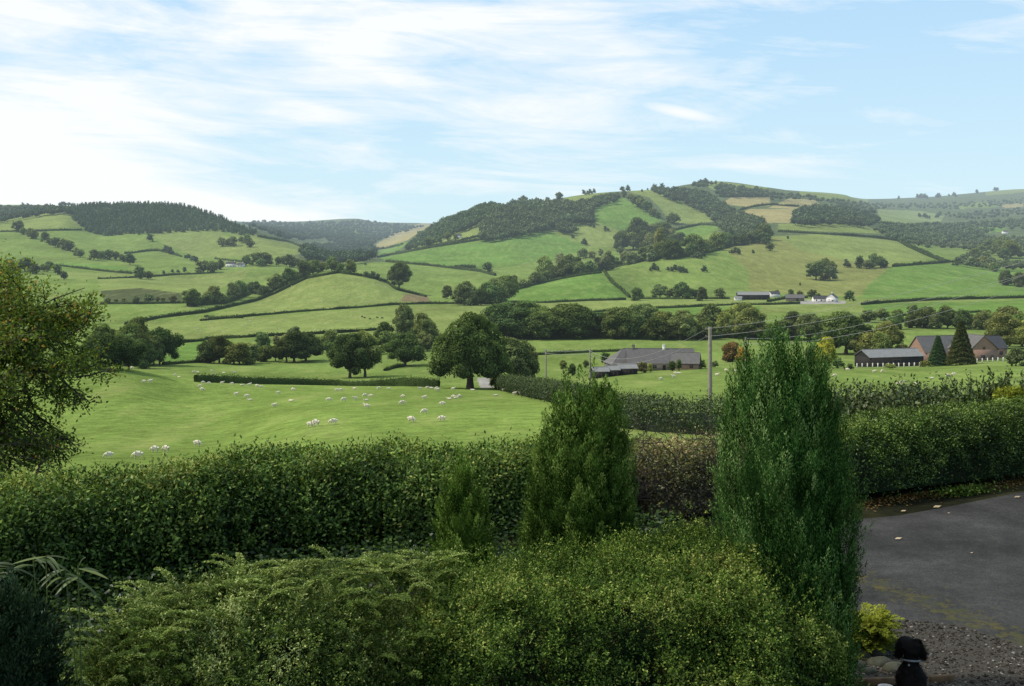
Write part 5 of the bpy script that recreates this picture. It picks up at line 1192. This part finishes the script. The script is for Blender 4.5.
def bar(px0,py0,px1,py1,hgt,th,lb):
    a=gpt(px0,py0); b_=gpt(px1,py1); d=np.array([b_[0]-a[0],b_[1]-a[1]]); l=np.linalg.norm(d); o=MB(); o.box(0,l,-th/2,th/2,-.03,hgt); ob=o.build('edging_board',M['edging']); ob.location=(a[0],a[1],.02); ob.rotation_euler=(0,0,math.atan2(d[1],d[0])); bv=ob.modifiers.new('b','BEVEL'); bv.width=.008; tag(ob,lb,'edging','wooden edging boards')
bar(846,688,896,686,.07,.05,'brown wooden edging board left of the dog'); bar(930,684,954,682,.06,.05,'brown wooden edging board right of the dog')

# ------------------------------------------------------------------ the dog (sitting, seen from behind)
M['dog']=plain('black_coat',(.0022,.002,.002),.5,30,.7,haze=False,bump=.9,col2=(.006,.0055,.0055),spec=.04)
M['collar']=plain('pale_collar',(.13,.145,.16),.15,20,.6,haze=False)
M['dogwhite']=plain('white_fur',(.62,.60,.56),.2,30,.9,haze=False)
dx_,dy_=gpt(912,714); dz_=.02
V=[(0,0,.13),(0,.03,.24),(0,.07,.35),(0,.085,.43),(0,.09,.52),(0,.115,.60),(0,.20,.585),(0,.265,.565)]
E=[(0,1),(1,2),(2,3),(3,4),(4,5),(5,6),(6,7)]; Rr=[.150,.140,.115,.078,.078,.112,.068,.042]
def ad(p,par,rad): V.append(p); E.append((par,len(V)-1)); Rr.append(rad); return len(V)-1
for s_ in (-1,1):
    k=ad((.12*s_,.04,.11),0,.085); k=ad((.15*s_,.17,.06),k,.05); k=ad((.14*s_,.25,.03),k,.032)     # haunches and hind feet
    k=ad((.075*s_,.12,.30),2,.055); k=ad((.075*s_,.15,.17),k,.038); k=ad((.075*s_,.17,.05),k,.030); k=ad((.075*s_,.21,.025),k,.03)  # forelegs
    k=ad((.085*s_,.10,.60),5,.036); k=ad((.108*s_,.105,.53),k,.038); k=ad((.112*s_,.11,.47),k,.032)  # long ears
k=ad((0,-.13,.05),0,.035); k=ad((-.04,-.22,.035),k,.026); ad((-.10,-.30,.03),k,.022)
dm=skin_mesh('dog',V,E,Rr,M['dog'],3)
for v in dm.vertices:
    c_=np.array(v.co); nz=wob(c_[None]*1.0,9,38,2)[0]; v.co=v.co+v.normal*(.012*nz)
dog=bpy.data.objects.new('dog',dm); COL.objects.link(dog); dog.location=(dx_,dy_,dz_); dog.rotation_euler=(0,0,R(-12)); tag(dog,'black curly-eared dog sitting on the gravel with a pale collar, facing away','dog')
# shaggy coat strands
r=np.random.default_rng(71); co=np.array([v.co[:] for v in dm.vertices]); no=np.array([v.normal[:] for v in dm.vertices]); k=9000; ix=r.integers(0,len(co),k)
fur=MB(); fur.leaves(co[ix]+r.normal(size=(k,3))*.006,no[ix]*.5+np.array([0,-.1,-1.0])+r.normal(size=(k,3))*.35,no[ix]+r.normal(size=(k,3))*.3,.030,.006,.5); fo=fur.build('coat',M['dog'],dog)
cb=MB(); a=np.linspace(0,2*math.pi,25); 
cb.tube([(math.cos(q)*.085,.087+math.sin(q)*.083,.462-.015*math.sin(q)) for q in a],.010,6); cb.build('collar',M['collar'],dog)
tg=MB(); V2,F2=ICO1; tg.add(V2*np.array([.012,.008,.014])+np.array([-.03,-.008,.44]),F2); tg.build('collar_tag',M['collar'],dog)
pw=MB(); V2,F2=ICO2; pw.add(V2*np.array([.030,.035,.022])+np.array([-.14,.0,.03]),F2); 
# pale bowl beside the dog's left hip
bx_,by_=gpt(886,694); bo=MB(); a=np.arange(24)*2*math.pi/24
ringz=[(.055,.0),(.075,.045),(.08,.05),(.068,.046),(.045,.012),(.0,.010)]
Vb=np.concatenate([np.stack([np.cos(a)*q,np.sin(a)*q,0*a+z_],1) for q,z_ in ringz]); i=np.arange(5)[:,None]*24; j=np.arange(24)[None]; j2=(j+1)%24
bo.add(Vb,np.stack([i+j,i+j2,i+24+j2,i+24+j],-1).reshape(-1,4)); b0=bo.build('bowl',M['dogwhite'],smooth=True); b0.location=(bx_,by_,.022); tag(b0,'small white bowl on the ground left of the dog at the bottom border','bowl')

# ------------------------------------------------------------------ sky, sun, camera
W=bpy.data.worlds.new('World'); SC.world=W; W.use_nodes=True; nt=W.node_tree; nt.nodes.clear(); N=nt.nodes; L=nt.links
SUN_EL=R(50); SUN_AZ=math.atan2(-.90,-.06)   # from +Y, clockwise positive x
sk=N.new('ShaderNodeTexSky'); sk.sky_type='NISHITA'; sk.sun_disc=False; sk.sun_elevation=SUN_EL; sk.sun_rotation=SUN_AZ%(2*math.pi); sk.air_density=1.0; sk.dust_density=1.2; sk.ozone_density=1.0; sk.altitude=150
tc=N.new('ShaderNodeTexCoord'); sp=N.new('ShaderNodeSeparateXYZ'); L.new(tc.outputs['Generated'],sp.inputs[0])
az=math_(nt,'ARCTAN2',sp.outputs[0],sp.outputs[1]); el=math_(nt,'ARCSINE',sp.outputs[2])
def cloudvec(sx_,sy_,shear=0):
    cb_=N.new('ShaderNodeCombineXYZ'); L.new(math_(nt,'MULTIPLY',az,sx_),cb_.inputs[0])
    L.new(math_(nt,'ADD',math_(nt,'MULTIPLY',el,sy_),math_(nt,'MULTIPLY',az,shear)),cb_.inputs[1]); return cb_.outputs[0]
na=noise(nt,1.0,7,.58,cloudvec(2.2,10,.5),.5); nb=noise(nt,1.0,8,.65,cloudvec(5,34,2.2),.9); ncx=noise(nt,1.0,3,.5,cloudvec(1.3,4.2,0))
bias=math_(nt,'ADD',math_(nt,'MULTIPLY',az,-.27),math_(nt,'MULTIPLY',el,.35))      # denser towards the left
cov=math_(nt,'ADD',math_(nt,'ADD',math_(nt,'MULTIPLY',na.outputs['Fac'],1.25),math_(nt,'MULTIPLY',nb.outputs['Fac'],.62)),math_(nt,'ADD',bias,math_(nt,'MULTIPLY',ncx.outputs['Fac'],.6)))
cf=mr2(nt,cov,1.16,1.42,0,1); 
# one small lens-shaped cloud
ua=math_(nt,'SUBTRACT',az,.153); ve=math_(nt,'SUBTRACT',el,.130)
v2=math_(nt,'ADD',ve,math_(nt,'MULTIPLY',ua,.22)); q1=math_(nt,'POWER',math_(nt,'ABSOLUTE',math_(nt,'DIVIDE',ua,.043)),2); q2=math_(nt,'POWER',math_(nt,'ABSOLUTE',math_(nt,'DIVIDE',v2,.0075)),2)
lens=math_(nt,'SUBTRACT',1.0,math_(nt,'ADD',q1,q2),True); lens=math_(nt,'MULTIPLY',mr2(nt,math_(nt,'ADD',lens,math_(nt,'MULTIPLY',nb.outputs['Fac'],.5)),.35,1.25,0,1),math_(nt,'MULTIPLY',lens,4.0,True))
bg=N.new('ShaderNodeBackground'); bg.inputs['Strength'].default_value=.15
skt=mixc(nt,(4.85,6.3,6.75),(3.0,4.85,6.75),mr2(nt,el,.0,.27,0,1)); skc=mixc(nt,sk.outputs[0],skt,.88)
c=mixc(nt,skc,(6.75,6.85,6.9),math_(nt,'MULTIPLY',math_(nt,'MAXIMUM',cf,lens),.92))
L.new(c,bg.inputs['Color']); o=N.new('ShaderNodeOutputWorld'); L.new(bg.outputs[0],o.inputs[0])
sd=bpy.data.lights.new('sun','SUN'); sd.energy=3.9; sd.angle=R(3); sd.color=(1,.94,.82); so=bpy.data.objects.new('sun',sd); COL.objects.link(so)
from mathutils import Vector
dirv=Vector((math.sin(SUN_AZ)*math.cos(SUN_EL),math.cos(SUN_AZ)*math.cos(SUN_EL),math.sin(SUN_EL))); so.rotation_euler=dirv.to_track_quat('Z','Y').to_euler(); so.location=dirv*60
cd=bpy.data.cameras.new('camera'); cam=bpy.data.objects.new('camera',cd); COL.objects.link(cam); cam.location=(0,0,EYE); cam.rotation_euler=(R(90),0,0)
cd.sensor_width=36; cd.lens=F/1024*36; cd.shift_y=-(343-HY)/1024; cd.clip_start=.1; cd.clip_end=30000; SC.camera=cam
SC.view_settings.view_transform='Standard'; SC.view_settings.look='None'; SC.view_settings.exposure=0
SC.render.engine='CYCLES'; SC.cycles.max_bounces=5; SC.cycles.diffuse_bounces=3; SC.cycles.glossy_bounces=2; SC.cycles.transmission_bounces=2; SC.cycles.transparent_max_bounces=4
# dark ivy-like ground cover between the junipers and the laurel
r=np.random.default_rng(91); n=60000; x=r.uniform(-8.5,2.6,n); y=r.uniform(8.6,17.2,n); z=.05+.42*r.random(n)**1.5*(.6+.5*wob(np.stack([x,y,0*x],1),4,2.0)); 
mb=MB(); mb.leaves(np.stack([x,y,z],1),r.normal(size=(n,3))*np.array([1,1,.3]),r.normal(size=(n,3))*.6+np.array([0,-.3,1.0]),.07,.045,np.clip(.22+.2*r.normal(size=n),0,1))
o=mb.build('ground_ivy',M['clipped']); tag(o,'dark low leafy ground cover in the shade below the laurel hedge','ground cover',kind='stuff')
